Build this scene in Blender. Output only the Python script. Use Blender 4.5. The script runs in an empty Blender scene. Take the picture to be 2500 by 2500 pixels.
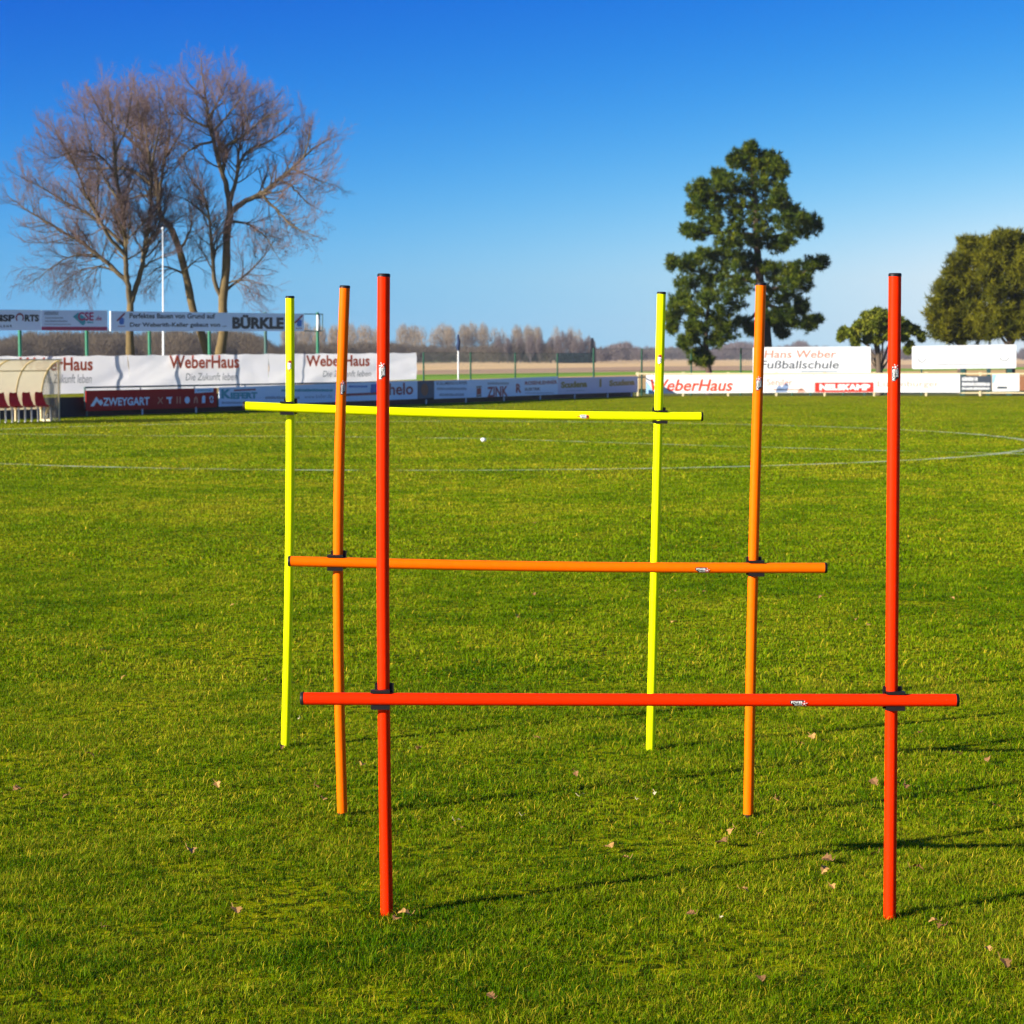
import bpy, math, random
import numpy as np
from mathutils import Vector, Matrix

random.seed(7)
rng = np.random.default_rng(11)
SC = bpy.context.scene
COL = SC.collection
R = math.radians

# ------------------------------------------------------------------ camera
CAM_H = 1.366
F = 5305.0                      # focal length in pixels of the 2500 px photograph
PITCH = math.atan(379.0 / F)
cam = bpy.data.cameras.new('camera')
cam.sensor_width = 36.0
cam.lens = 36.0 * F / 2500.0
cam.clip_start = 0.05
cam.clip_end = 9000
cam.dof.use_dof = True
cam.dof.focus_distance = 5.5
cam.dof.aperture_fstop = 15.0
camo = bpy.data.objects.new('camera', cam)
COL.objects.link(camo)
camo.location = (0, 0, CAM_H)
camo.rotation_euler = (math.pi / 2 - PITCH, 0, 0)
SC.camera = camo

# ------------------------------------------------------------------ light
SUN_EL = R(18.2)
TO_SUN = Vector((-0.875 * math.cos(SUN_EL), -0.485 * math.cos(SUN_EL), math.sin(SUN_EL))).normalized()
w = bpy.data.worlds.new('World')
SC.world = w
w.use_nodes = True
nt = w.node_tree
nt.nodes.clear()
sky = nt.nodes.new('ShaderNodeTexSky')
sky.sky_type = 'NISHITA'
sky.sun_disc = False
sky.sun_elevation = SUN_EL
sky.sun_rotation = math.atan2(TO_SUN.x, TO_SUN.y)
sky.altitude = 100
sky.air_density = 0.7
sky.dust_density = 0.3
sky.ozone_density = 2.0
tc = nt.nodes.new('ShaderNodeTexCoord')             # the murk of the last degrees above the horizon is left out
sx = nt.nodes.new('ShaderNodeSeparateXYZ'); cx = nt.nodes.new('ShaderNodeCombineXYZ')
mz = nt.nodes.new('ShaderNodeMath'); mz.operation = 'MAXIMUM'; mz.inputs[1].default_value = 0.035
nt.links.new(tc.outputs['Generated'], sx.inputs[0])
nt.links.new(sx.outputs[0], cx.inputs[0]); nt.links.new(sx.outputs[1], cx.inputs[1])
nt.links.new(sx.outputs[2], mz.inputs[0]); nt.links.new(mz.outputs[0], cx.inputs[2])
nt.links.new(cx.outputs[0], sky.inputs['Vector'])
dim = nt.nodes.new('ShaderNodeVectorMath')
dim.operation = 'SCALE'
dim.inputs['Scale'].default_value = 0.1
nt.links.new(sky.outputs[0], dim.inputs[0])
# contrasty, saturated development of the sky: each channel is a product of powers of r, g and b
sep = nt.nodes.new('ShaderNodeSeparateXYZ')
com = nt.nodes.new('ShaderNodeCombineXYZ')
nt.links.new(dim.outputs[0], sep.inputs[0])
def mth(op, a, b):
    n = nt.nodes.new('ShaderNodeMath'); n.operation = op
    for q, x in enumerate((a, b)):
        if isinstance(x, float): n.inputs[q].default_value = x
        else: nt.links.new(x, n.inputs[q])
    return n.outputs[0]
dev = []
for ex in ((2.17, 2.0, 2.7, 2.34), (0.66, 0.78, 1.22, 0.36), (-0.06, 0.19, 0.59, -0.54)):
    o_ = mth('MULTIPLY', mth('POWER', sep.outputs[0], ex[0]), mth('POWER', sep.outputs[1], ex[1]))
    o_ = mth('MULTIPLY', o_, mth('POWER', sep.outputs[2], ex[2]))
    dev.append(mth('MULTIPLY', o_, math.exp(ex[3]) * 10.0))
dev[2] = mth('MINIMUM', dev[2], 9.0)
for k, lo in ((0, 0.006), (1, 0.20)):                # neutral glow round the sun, no pure blue overhead
    dev[k] = mth('MAXIMUM', mth('MINIMUM', dev[k], dev[2]), mth('MULTIPLY', dev[2], lo))
for k in range(3):
    nt.links.new(dev[k], com.inputs[k])
bg = nt.nodes.new('ShaderNodeBackground')
bg.inputs['Strength'].default_value = 0.10
wo = nt.nodes.new('ShaderNodeOutputWorld')
nt.links.new(com.outputs[0], bg.inputs['Color'])
nt.links.new(bg.outputs[0], wo.inputs['Surface'])
sun = bpy.data.lights.new('sun', 'SUN')
sun.energy = 5.0
sun.angle = R(0.53)
sun.color = (1.0, 0.93, 0.80)
suno = bpy.data.objects.new('sun', sun)
COL.objects.link(suno)
suno.location = (-30, -20, 30)
suno.rotation_euler = TO_SUN.to_track_quat('Z', 'Y').to_euler()

SC.view_settings.view_transform = 'Standard'
SC.view_settings.look = 'None'
SC.view_settings.exposure = 1.12
SC.view_settings.gamma = 1.0
SC.view_settings.use_curve_mapping = False
SC.cycles.max_bounces = 6
SC.cycles.transparent_max_bounces = 12

# ------------------------------------------------------------------ pixel helpers (2500 px photograph)
cp, sp = math.cos(PITCH), math.sin(PITCH)
def ray(px, py):
    a = (px - 1250.0) / F
    b = (1250.0 - py) / F
    return Vector((a, cp + b * sp, -sp + b * cp))
def at(px, py, Y):
    d = ray(px, py)
    return Vector((0, 0, CAM_H)) + d * (Y / d.y)
def ground(px, py):
    d = ray(px, py)
    return Vector((0, 0, CAM_H)) + d * (CAM_H / -d.z)

# ------------------------------------------------------------------ materials
def lin(c):
    return tuple(c) + (1.0,)
def nmat(name):
    m = bpy.data.materials.new(name)
    m.use_nodes = True
    t = m.node_tree
    b = t.nodes['Principled BSDF']
    return m, t, b
def mat(name, col, rough=0.6, spec=0.5, var=0.12, scale=6.0, metal=0.0, bump=0.0, trans=0.0, coat=0.0):
    """plain coloured material with a little procedural unevenness (and optional translucency)"""
    m, t, b = nmat(name)
    n = t.nodes.new('ShaderNodeTexNoise')
    n.inputs['Scale'].default_value = scale
    n.inputs['Detail'].default_value = 5
    g = t.nodes.new('ShaderNodeTexCoord')
    t.links.new(g.outputs['Object'], n.inputs['Vector'])
    mx = t.nodes.new('ShaderNodeMix')
    mx.data_type = 'RGBA'
    mx.inputs['A'].default_value = lin([c * (1 - var) for c in col])
    mx.inputs['B'].default_value = lin([min(1, c * (1 + var)) for c in col])
    t.links.new(n.outputs['Fac'], mx.inputs['Factor'])
    t.links.new(mx.outputs['Result'], b.inputs['Base Color'])
    b.inputs['Roughness'].default_value = rough
    b.inputs['Specular IOR Level'].default_value = spec
    b.inputs['Metallic'].default_value = metal
    b.inputs['Coat Weight'].default_value = coat
    if bump:
        bp = t.nodes.new('ShaderNodeBump')
        bp.inputs['Strength'].default_value = bump
        bp.inputs['Distance'].default_value = 0.02
        t.links.new(n.outputs['Fac'], bp.inputs['Height'])
        t.links.new(bp.outputs[0], b.inputs['Normal'])
    if trans:
        tr = t.nodes.new('ShaderNodeBsdfTranslucent')
        t.links.new(mx.outputs['Result'], tr.inputs['Color'])
        ms = t.nodes.new('ShaderNodeMixShader')
        ms.inputs[0].default_value = trans
        o = t.nodes['Material Output']
        t.links.new(b.outputs[0], ms.inputs[1])
        t.links.new(tr.outputs[0], ms.inputs[2])
        t.links.new(ms.outputs[0], o.inputs['Surface'])
    return m

M = {}
M['red'] = mat('red_plastic', (0.86, 0.024, 0.0005), 0.45, 0.06, 0.13, 45)
M['orange'] = mat('orange_plastic', (0.95, 0.135, 0.0005), 0.45, 0.06, 0.13, 45)
M['yellow'] = mat('fluorescent_yellow_plastic', (0.88, 0.98, 0.002), 0.45, 0.06, 0.06, 45)
M['black'] = mat('black_plastic', (0.012, 0.010, 0.011), 0.5, 0.2, 0.2, 40)
M['sticker_black'] = mat('sticker_black', (0.02, 0.02, 0.02), 0.4)
M['sticker_white'] = mat('sticker_white', (0.85, 0.85, 0.85), 0.4, 0.4, 0.02)
M['sticker_red'] = mat('sticker_red', (0.75, 0.06, 0.05), 0.4)
M['sticker_orange'] = mat('sticker_orange', (0.9, 0.16, 0.02), 0.4)
M['cream'] = mat('cream_paint', (0.72, 0.60, 0.36), 0.5, 0.4, 0.08)
M['rail_green'] = mat('dark_green_paint', (0.03, 0.09, 0.075), 0.45)
M['post_green'] = mat('green_coated_steel', (0.012, 0.16, 0.085), 0.4, 0.5, 0.12)
M['fence_green'] = mat('fence_green', (0.012, 0.075, 0.045), 0.5, 0.2)
M['white_post'] = mat('white_paint', (0.75, 0.75, 0.72), 0.5, 0.4, 0.06)
M['white_pole'] = mat('white_pole_paint', (0.70, 0.71, 0.74), 0.35, 0.4, 0.03)
M['black_wall'] = mat('dark_boarding', (0.020, 0.020, 0.024), 0.7, 0.3, 0.4, 8)
M['board_white'] = mat('board_white', (0.82, 0.82, 0.82), 0.5, 0.3, 0.03, 3)
M['board_pale'] = mat('board_pale_shade_tint', (0.76, 0.88, 1.0), 0.5, 0.2, 0.04, 3)  # white and pale left boards, with sky-lit shade blue put in the colour
M['board_lilac'] = mat('board_lilac_grey', (0.62, 0.62, 0.74), 0.5, 0.2, 0.06, 3)
M['board_red'] = mat('board_dark_red', (0.46, 0.008, 0.010), 0.5, 0.1, 0.06, 3)
M['board_grey'] = mat('board_grey', (0.13, 0.14, 0.16), 0.6, 0.3, 0.3, 5)
M['board_brown'] = mat('board_brown', (0.32, 0.14, 0.07), 0.6, 0.3, 0.15, 5)
M['board_navy'] = mat('board_slate', (0.06, 0.075, 0.10), 0.5)
M['board_red_bright'] = mat('board_bright_red', (0.75, 0.03, 0.015), 0.5)
M['board_sky'] = mat('board_sky_blue', (0.35, 0.60, 0.80), 0.5, 0.4, 0.25, 4)
M['ink_black'] = mat('ink_black', (0.012, 0.014, 0.018), 0.5)
M['ink_grey'] = mat('ink_grey', (0.10, 0.11, 0.12), 0.5)
M['ink_lightgrey'] = mat('ink_light_grey', (0.34, 0.40, 0.45), 0.5)
M['ink_faint'] = mat('ink_faint_grey', (0.50, 0.50, 0.50), 0.5)
M['ink_teal'] = mat('ink_teal', (0.02, 0.36, 0.42), 0.5)
M['ink_blue'] = mat('ink_blue', (0.015, 0.16, 0.55), 0.5)
M['ink_magenta'] = mat('ink_magenta', (0.50, 0.01, 0.11), 0.5)
M['ink_maroon'] = mat('ink_maroon', (0.28, 0.012, 0.03), 0.5)
M['ink_olive'] = mat('ink_olive', (0.20, 0.17, 0.015), 0.5)
M['ink_red'] = mat('ink_red', (0.80, 0.06, 0.02), 0.5)
M['ink_palered'] = mat('ink_pale_red', (0.72, 0.24, 0.15), 0.5)
M['ink_faintred'] = mat('ink_faint_red', (0.72, 0.36, 0.27), 0.5)
M['ink_white'] = mat('ink_white', (0.82, 0.82, 0.84), 0.5, 0.4, 0.03)
M['ink_brown'] = mat('ink_brown', (0.40, 0.15, 0.05), 0.5)
M['ink_dustyblue'] = mat('ink_dusty_blue', (0.22, 0.30, 0.50), 0.5)
M['banner'] = mat('banner_cloth', (0.93, 0.92, 0.93), 0.6, 0.15, 0.03, 2.0, trans=0.60)
M['banner_ink'] = mat('banner_orange_ink', (0.55, 0.085, 0.03), 0.6, 0.3, 0.05, 3.0, trans=0.4)
M['banner_ink_grey'] = mat('banner_grey_ink', (0.22, 0.24, 0.25), 0.6, 0.3, 0.05, 3.0, trans=0.4)
M['seat_red'] = mat('seat_red', (0.60, 0.006, 0.012), 0.5, 0.15)
M['flag'] = mat('flag_navy', (0.012, 0.03, 0.09), 0.8)
M['bark_tan'] = mat('bark_tan', (0.15, 0.105, 0.045), 0.9, 0.2, 0.45, 5, bump=0.5)
M['bark_dark'] = mat('bark_dark', (0.10, 0.075, 0.055), 0.9, 0.2, 0.35, 5, bump=0.5)
M['twig'] = mat('twig', (0.170, 0.112, 0.105), 0.8, 0.1, 0.4, 0.5)
M['twig_limb'] = mat('limb_bark', (0.125, 0.092, 0.050), 0.9, 0.2, 0.4, 2.5)
M['pine_bark'] = mat('pine_bark', (0.09, 0.06, 0.045), 0.9, 0.2, 0.35, 6, bump=0.5)
M['poplar'] = mat('poplar_twigs', (0.24, 0.185, 0.125), 0.9, 0.1, 0.2, 0.15)
M['wood'] = mat('far_wood_twigs', (0.085, 0.066, 0.044), 0.9, 0.1, 0.45, 0.06)
M['wood_purple'] = mat('far_wood_twigs_purple', (0.12, 0.095, 0.09), 0.9, 0.1, 0.35, 0.06)
M['hedge_dark'] = mat('far_hedge', (0.018, 0.026, 0.034), 0.9, 0.1, 0.3, 0.1)
M['litter'] = mat('white_litter', (0.9, 0.9, 0.88), 0.5)
M['leaf_tan'] = mat('leaf_tan', (0.42, 0.23, 0.07), 0.7, 0.2, 0.25, 60)
M['leaf_brown'] = mat('leaf_brown', (0.22, 0.11, 0.04), 0.7, 0.2, 0.25, 60)
M['leaf_pale'] = mat('leaf_pale', (0.60, 0.50, 0.30), 0.7, 0.2, 0.15, 60)

def foliage_mat(name, a, b_, c, rough=0.6, trans=0.25):
    """per-leaf colour from the mesh attribute 'tint' (0..1)"""
    m, t, b = nmat(name)
    at_ = t.nodes.new('ShaderNodeAttribute')
    at_.attribute_name = 'tint'
    r = t.nodes.new('ShaderNodeValToRGB')
    r.color_ramp.elements[0].color = lin(a)
    r.color_ramp.elements[1].color = lin(c)
    e = r.color_ramp.elements.new(0.5)
    e.color = lin(b_)
    t.links.new(at_.outputs['Fac'], r.inputs['Fac'])
    t.links.new(r.outputs['Color'], b.inputs['Base Color'])
    b.inputs['Roughness'].default_value = rough
    b.inputs['Specular IOR Level'].default_value = 0.10
    tr = t.nodes.new('ShaderNodeBsdfTranslucent')
    t.links.new(r.outputs['Color'], tr.inputs['Color'])
    ms = t.nodes.new('ShaderNodeMixShader')
    ms.inputs[0].default_value = trans
    t.links.new(b.outputs[0], ms.inputs[1])
    t.links.new(tr.outputs[0], ms.inputs[2])
    t.links.new(ms.outputs[0], t.nodes['Material Output'].inputs['Surface'])
    return m
M['needles'] = foliage_mat('pine_needles', (0.012, 0.034, 0.004), (0.070, 0.105, 0.005), (0.20, 0.215, 0.010))
M['shrub_leaf'] = foliage_mat('shrub_leaves', (0.035, 0.055, 0.005), (0.15, 0.18, 0.010), (0.32, 0.31, 0.035))
M['juniper_leaf'] = foliage_mat('juniper_leaves', (0.030, 0.040, 0.004), (0.125, 0.125, 0.005), (0.25, 0.225, 0.010))
M['blade'] = foliage_mat('grass_blades', (0.016, 0.085, 0.0003), (0.170, 0.262, 0.0006), (0.64, 0.44, 0.03), 0.45, 0.3)
M['blade'].node_tree.nodes['Principled BSDF'].inputs['Specular IOR Level'].default_value = 0.03

# turf below and beyond the blades
def turf_mat():
    m, t, b = nmat('turf')
    g = t.nodes.new('ShaderNodeNewGeometry')
    n1 = t.nodes.new('ShaderNodeTexNoise'); n1.inputs['Scale'].default_value = 0.35; n1.inputs['Detail'].default_value = 6
    n2 = t.nodes.new('ShaderNodeTexNoise'); n2.inputs['Scale'].default_value = 14.0; n2.inputs['Detail'].default_value = 8
    n2.inputs['Roughness'].default_value = 0.75
    for n in (n1, n2):
        t.links.new(g.outputs['Position'], n.inputs['Vector'])
    r = t.nodes.new('ShaderNodeValToRGB')
    r.color_ramp.elements[0].position = 0.30; r.color_ramp.elements[0].color = (0.215, 0.235, 0.0015, 1)
    r.color_ramp.elements[1].position = 0.72; r.color_ramp.elements[1].color = (0.450, 0.420, 0.002, 1)
    e = r.color_ramp.elements.new(0.5); e.color = (0.335, 0.335, 0.0015, 1)
    ma = t.nodes.new('ShaderNodeMix'); ma.data_type = 'FLOAT'; ma.inputs['Factor'].default_value = 0.45
    t.links.new(n1.outputs['Fac'], ma.inputs['A']); t.links.new(n2.outputs['Fac'], ma.inputs['B'])
    t.links.new(ma.outputs['Result'], r.inputs['Fac'])
    # dark soil-coloured blotches at random, giving the turf darker pockets
    n3 = t.nodes.new('ShaderNodeTexNoise'); n3.inputs['Scale'].default_value = 22.0; n3.inputs['Detail'].default_value = 5
    t.links.new(g.outputs['Position'], n3.inputs['Vector'])
    r3 = t.nodes.new('ShaderNodeValToRGB')
    r3.color_ramp.elements[0].position = 0.47; r3.color_ramp.elements[1].position = 0.56
    t.links.new(n3.outputs['Fac'], r3.inputs['Fac'])
    mz = t.nodes.new('ShaderNodeMix'); mz.data_type = 'RGBA'
    mz.inputs['B'].default_value = (0.040, 0.045, 0.002, 1)
    t.links.new(r3.outputs['Color'], mz.inputs['Factor'])
    t.links.new(r.outputs['Color'], mz.inputs['A'])
    t.links.new(mz.outputs['Result'], b.inputs['Base Color'])
    bp = t.nodes.new('ShaderNodeBump'); bp.inputs['Strength'].default_value = 0.5; bp.inputs['Distance'].default_value = 0.03
    t.links.new(n2.outputs['Fac'], bp.inputs['Height']); t.links.new(bp.outputs[0], b.inputs['Normal'])
    b.inputs['Roughness'].default_value = 0.95; b.inputs['Specular IOR Level'].default_value = 0.02
    return m
M['turf'] = turf_mat()
M['terrain'] = mat('terrain', (0.13, 0.14, 0.03), 0.95, 0.1, 0.3, 0.05)
M['verge'] = mat('verge_grass', (0.20, 0.34, 0.015), 0.95, 0.1, 0.35, 0.15)
M['soil'] = mat('bare_soil', (0.46, 0.29, 0.16), 0.95, 0.1, 0.22, 0.08)
M['stubble'] = mat('stubble', (0.74, 0.49, 0.22), 0.95, 0.1, 0.15, 0.05)
M['dirt'] = mat('dirt_strip', (0.60, 0.38, 0.14), 0.95, 0.1, 0.2, 0.2)

def line_mat():
    m, t, b = nmat('worn_chalk')
    g = t.nodes.new('ShaderNodeNewGeometry')
    n = t.nodes.new('ShaderNodeTexNoise'); n.inputs['Scale'].default_value = 2.2; n.inputs['Detail'].default_value = 9
    n.inputs['Roughness'].default_value = 0.8
    t.links.new(g.outputs['Position'], n.inputs['Vector'])
    r = t.nodes.new('ShaderNodeValToRGB')
    r.color_ramp.elements[0].position = 0.43; r.color_ramp.elements[0].color = (0, 0, 0, 1)
    r.color_ramp.elements[1].position = 0.67; r.color_ramp.elements[1].color = (0.75, 0.75, 0.75, 1)
    t.links.new(n.outputs['Fac'], r.inputs['Fac'])
    t.links.new(r.outputs['Color'], b.inputs['Alpha'])
    b.inputs['Base Color'].default_value = (0.62, 0.66, 0.50, 1)
    b.inputs['Roughness'].default_value = 0.9
    return m
M['chalk'] = line_mat()

def clear_mat(name, col, alpha):
    m, t, b = nmat(name)
    tr = t.nodes.new('ShaderNodeBsdfTransparent'); tr.inputs['Color'].default_value = lin(col)
    tl = t.nodes.new('ShaderNodeBsdfTranslucent'); tl.inputs['Color'].default_value = lin(col)
    b.inputs['Base Color'].default_value = lin(col); b.inputs['Roughness'].default_value = 0.25
    n = t.nodes.new('ShaderNodeTexNoise'); n.inputs['Scale'].default_value = 3
    rr = t.nodes.new('ShaderNodeMapRange'); rr.inputs['To Min'].default_value = alpha - 0.1; rr.inputs['To Max'].default_value = alpha + 0.1
    t.links.new(n.outputs['Fac'], rr.inputs['Value'])
    m1 = t.nodes.new('ShaderNodeMixShader'); m1.inputs[0].default_value = 0.5
    t.links.new(b.outputs[0], m1.inputs[1]); t.links.new(tl.outputs[0], m1.inputs[2])
    m2 = t.nodes.new('ShaderNodeMixShader')
    t.links.new(rr.outputs[0], m2.inputs[0])
    t.links.new(tr.outputs[0], m2.inputs[1]); t.links.new(m1.outputs[0], m2.inputs[2])
    t.links.new(m2.outputs[0], t.nodes['Material Output'].inputs['Surface'])
    return m
M['poly_roof'] = clear_mat('tinted_polycarbonate', (0.88, 0.83, 0.70), 0.50)
M['poly_side'] = clear_mat('clear_polycarbonate', (0.75, 0.72, 0.62), 0.25)

# ------------------------------------------------------------------ object helpers
WL = {}
def tag(o, label=None, cat=None, group=None, kind=None):
    if label: o['label'] = label
    if cat: o['category'] = cat
    if group: o['group'] = group
    if kind: o['kind'] = kind
    return o
def thing(name, loc, label, cat, group=None):
    o = bpy.data.objects.new(name, None)
    o.empty_display_size = 0.2
    COL.objects.link(o)
    o.location = loc
    WL[o] = Vector(loc)
    return tag(o, label, cat, group)
def link_mesh(name, me, mats, parent=None, loc=None):
    o = bpy.data.objects.new(name, me)
    COL.objects.link(o)
    for m in (mats if isinstance(mats, (list, tuple)) else [mats]):
        me.materials.append(m)
    if parent is not None:
        o.parent = parent
        WL[o] = Vector(WL[parent])
    else:
        o.location = loc if loc is not None else (0, 0, 0)
        WL[o] = Vector(o.location)
    return o

class MB:
    """collects shapes in world coordinates; build() links them as one mesh object"""
    def __init__(s):
        s.v = []; s.f = []; s.mi = []; s.sm = []
    def add(s, verts, faces, mi=0, smooth=False):
        b = len(s.v)
        s.v += [tuple(p) for p in verts]
        for f in faces:
            s.f.append([i + b for i in f]); s.mi.append(mi); s.sm.append(smooth)
    def tube(s, pts, rads, n=12, mi=0, cap=True, smooth=True):
        pts = [Vector(p) for p in pts]
        if not isinstance(rads, (list, tuple)): rads = [rads] * len(pts)
        V = []; Fc = []
        t0 = (pts[1] - pts[0]).normalized()
        ref = Vector((0, 0, 1)) if abs(t0.z) < 0.9 else Vector((0, 1, 0))
        for i, p in enumerate(pts):
            t = (pts[min(i + 1, len(pts) - 1)] - pts[max(i - 1, 0)]).normalized()
            u = t.cross(ref)
            if u.length < 1e-4: u = t.cross(Vector((1, 0, 0)))
            u.normalize(); v = u.cross(t)
            ref = v
            for k in range(n):
                a = 2 * math.pi * k / n
                V.append(p + (u * math.cos(a) + v * math.sin(a)) * rads[i])
        for i in range(len(pts) - 1):
            for k in range(n):
                k2 = (k + 1) % n
                Fc.append([i * n + k, i * n + k2, (i + 1) * n + k2, (i + 1) * n + k])
        s.add(V, Fc, mi, smooth)
        if cap:
            s.add(V[:n], [list(range(n))[::-1]], mi)
            s.add(V[-n:], [list(range(n))], mi)
    def box(s, O, ax, ay, az, mi=0):
        """O corner, three edge vectors"""
        O = Vector(O); ax = Vector(ax); ay = Vector(ay); az = Vector(az)
        V = [O, O + ax, O + ax + ay, O + ay]
        V += [p + az for p in V]
        s.add(V, [[3, 2, 1, 0], [4, 5, 6, 7], [0, 1, 5, 4], [1, 2, 6, 5], [2, 3, 7, 6], [3, 0, 4, 7]], mi)
    def build(s, name, mats, parent=None, loc=None):
        base = WL[parent] if parent is not None else Vector(loc if loc is not None else (0, 0, 0))
        me = bpy.data.meshes.new(name)
        me.from_pydata([(p[0] - base.x, p[1] - base.y, p[2] - base.z) for p in s.v], [], s.f)
        me.polygons.foreach_set('material_index', s.mi)
        me.polygons.foreach_set('use_smooth', s.sm)
        me.update()
        return link_mesh(name, me, mats, parent, loc)

def np_mesh(name, V, loops, starts, totals, mats, tint=None, parent=None, loc=None, base=None, smooth=False):
    me = bpy.data.meshes.new(name)
    V = np.asarray(V, dtype=np.float32)
    b = WL[parent] if parent is not None else Vector(loc if loc is not None else (0, 0, 0))
    V = V - np.array([b.x, b.y, b.z], dtype=np.float32)
    me.vertices.add(len(V)); me.vertices.foreach_set('co', V.ravel())
    me.loops.add(len(loops)); me.loops.foreach_set('vertex_index', np.asarray(loops, dtype=np.int32))
    me.polygons.add(len(starts))
    me.polygons.foreach_set('loop_start', np.asarray(starts, dtype=np.int32))
    if tint is not None:
        a = me.attributes.new('tint', 'FLOAT', 'POINT')
        a.data.foreach_set('value', np.asarray(tint, dtype=np.float32))
    me.update(calc_edges=True)
    if smooth:
        me.polygons.foreach_set('use_smooth', np.ones(len(starts), dtype=bool))
    return link_mesh(name, me, mats, parent, loc)
def tri_mesh(name, V, mats, tint=None, parent=None, loc=None):
    """V: (n*3,3) loose triangles"""
    n = len(V) // 3
    return np_mesh(name, V, np.arange(n * 3), np.arange(n) * 3, np.full(n, 3), mats, tint, parent, loc)

# text ------------------------------------------------------------
_tc = {}
def text2d(body, bold=0.0, shear=0.0):
    key = (body, bold, shear)
    if key in _tc: return _tc[key]
    c = bpy.data.curves.new('txt', 'FONT')
    c.body = body; c.size = 1.0; c.offset = bold; c.shear = shear; c.resolution_u = 3
    o = bpy.data.objects.new('txt', c)
    COL.objects.link(o)
    dg = bpy.context.evaluated_depsgraph_get()
    me = o.evaluated_get(dg).to_mesh()
    V = [(v.co.x, v.co.y) for v in me.vertices]
    Fc = [list(p.vertices) for p in me.polygons]
    o.evaluated_get(dg).to_mesh_clear()
    bpy.data.objects.remove(o); bpy.data.curves.remove(c)
    xs = [v[0] for v in V]; ys = [v[1] for v in V]
    x0, x1, y0, y1 = min(xs), max(xs), min(ys), max(ys)
    V = [((x - x0) / (x1 - x0), (y - y0) / (y1 - y0)) for x, y in V]
    _tc[key] = (V, Fc)
    return V, Fc

# ------------------------------------------------------------------ vertical planes that carry the boards
class Plane:
    def __init__(s, O, e):
        s.O = Vector((O[0], O[1], 0)); s.e = Vector((e[0], e[1], 0)).normalized()
        s.n = Vector((s.e.y, -s.e.x, 0))              # faces the pitch / the camera
    def off(s, d):
        return Plane((s.O + s.n * d).to_tuple(), s.e)
    def s_of(s, px):
        k = (px - 1250.0) / F                          # X/Y at the horizon row
        k /= (cp + (379.0 / F) * sp)
        return (k * s.O.y - s.O.x) / (s.e.x - k * s.e.y)
    def sz(s, px, py):
        d = ray(px, py)
        C = Vector((0, 0, CAM_H))
        t = (s.O - C).dot(s.n) / d.dot(s.n)
        p = C + d * t
        return (p - s.O).dot(s.e), p.z
    def P(s, u, z, d=0.0):
        q = s.O + s.e * u + s.n * d
        return Vector((q.x, q.y, z))
    def at(s, px, py, d=0.0):
        u, z = s.sz(px, py)
        return s.P(u, z, d)

LEFT = Plane((-8.8, 51.4), (0.48, 0.877))
RIGHT = Plane((4.4, 75.9), (1, 0))

def panel(pl, q, th, name, m, parent, d=0.0, nu=1, wrinkle=0.0, seed=0):
    """board given by its 4 photo corners (tl,tr,br,bl), thickness th, front face at offset d"""
    (a, b, c, e_) = [pl.sz(*k) for k in q]
    mb = MB()
    if wrinkle == 0 and nu == 1:
        fr = [pl.P(u, z, d) for u, z in (a, b, c, e_)]
        bk = [pl.P(u, z, d - th) for u, z in (a, b, c, e_)]
        mb.add(fr + bk, [[3, 2, 1, 0], [4, 5, 6, 7], [0, 1, 5, 4], [1, 2, 6, 5], [2, 3, 7, 6], [3, 0, 4, 7]])
        return mb.build(name, m, parent)
    nv = 10
    rs = random.Random(seed)
    folds = [(rs.uniform(0, 1), rs.uniform(0, 1), rs.uniform(-1.6, 1.6), rs.uniform(0.07, 0.26)) for _ in range(16)]
    V = []; Fc = []
    for side in (0, 1):
        for i in range(nu + 1):
            for j in range(nv + 1):
                s_, t_ = i / nu, j / nv
                ut = a[0] + (b[0] - a[0]) * s_; zt = a[1] + (b[1] - a[1]) * s_
                ub = e_[0] + (c[0] - e_[0]) * s_; zb = e_[1] + (c[1] - e_[1]) * s_
                u = ut + (ub - ut) * t_; z = zt + (zb - zt) * t_
                wv = 0
                for fx, fy, sl, wd in folds:
                    q_ = ((s_ - fx) * 3 + (t_ - fy) * sl) / wd
                    wv += math.exp(-q_ * q_) * math.sin(7 * fx + 3 * t_)
                z -= 0.02 * abs(math.sin(s_ * math.pi * 6)) * (1 - t_) * (wrinkle > 0)
                V.append(pl.P(u, z, d + wrinkle * wv - side * th))
    W = (nu + 1) * (nv + 1)
    for side in (0, 1):
        for i in range(nu):
            for j in range(nv):
                p = side * W + i * (nv + 1) + j
                f = [p, p + 1, p + nv + 2, p + nv + 1]
                Fc.append(f if side == 0 else f[::-1])
    mb.add(V, Fc, 0, True)
    return mb.build(name, m, parent)

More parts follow.
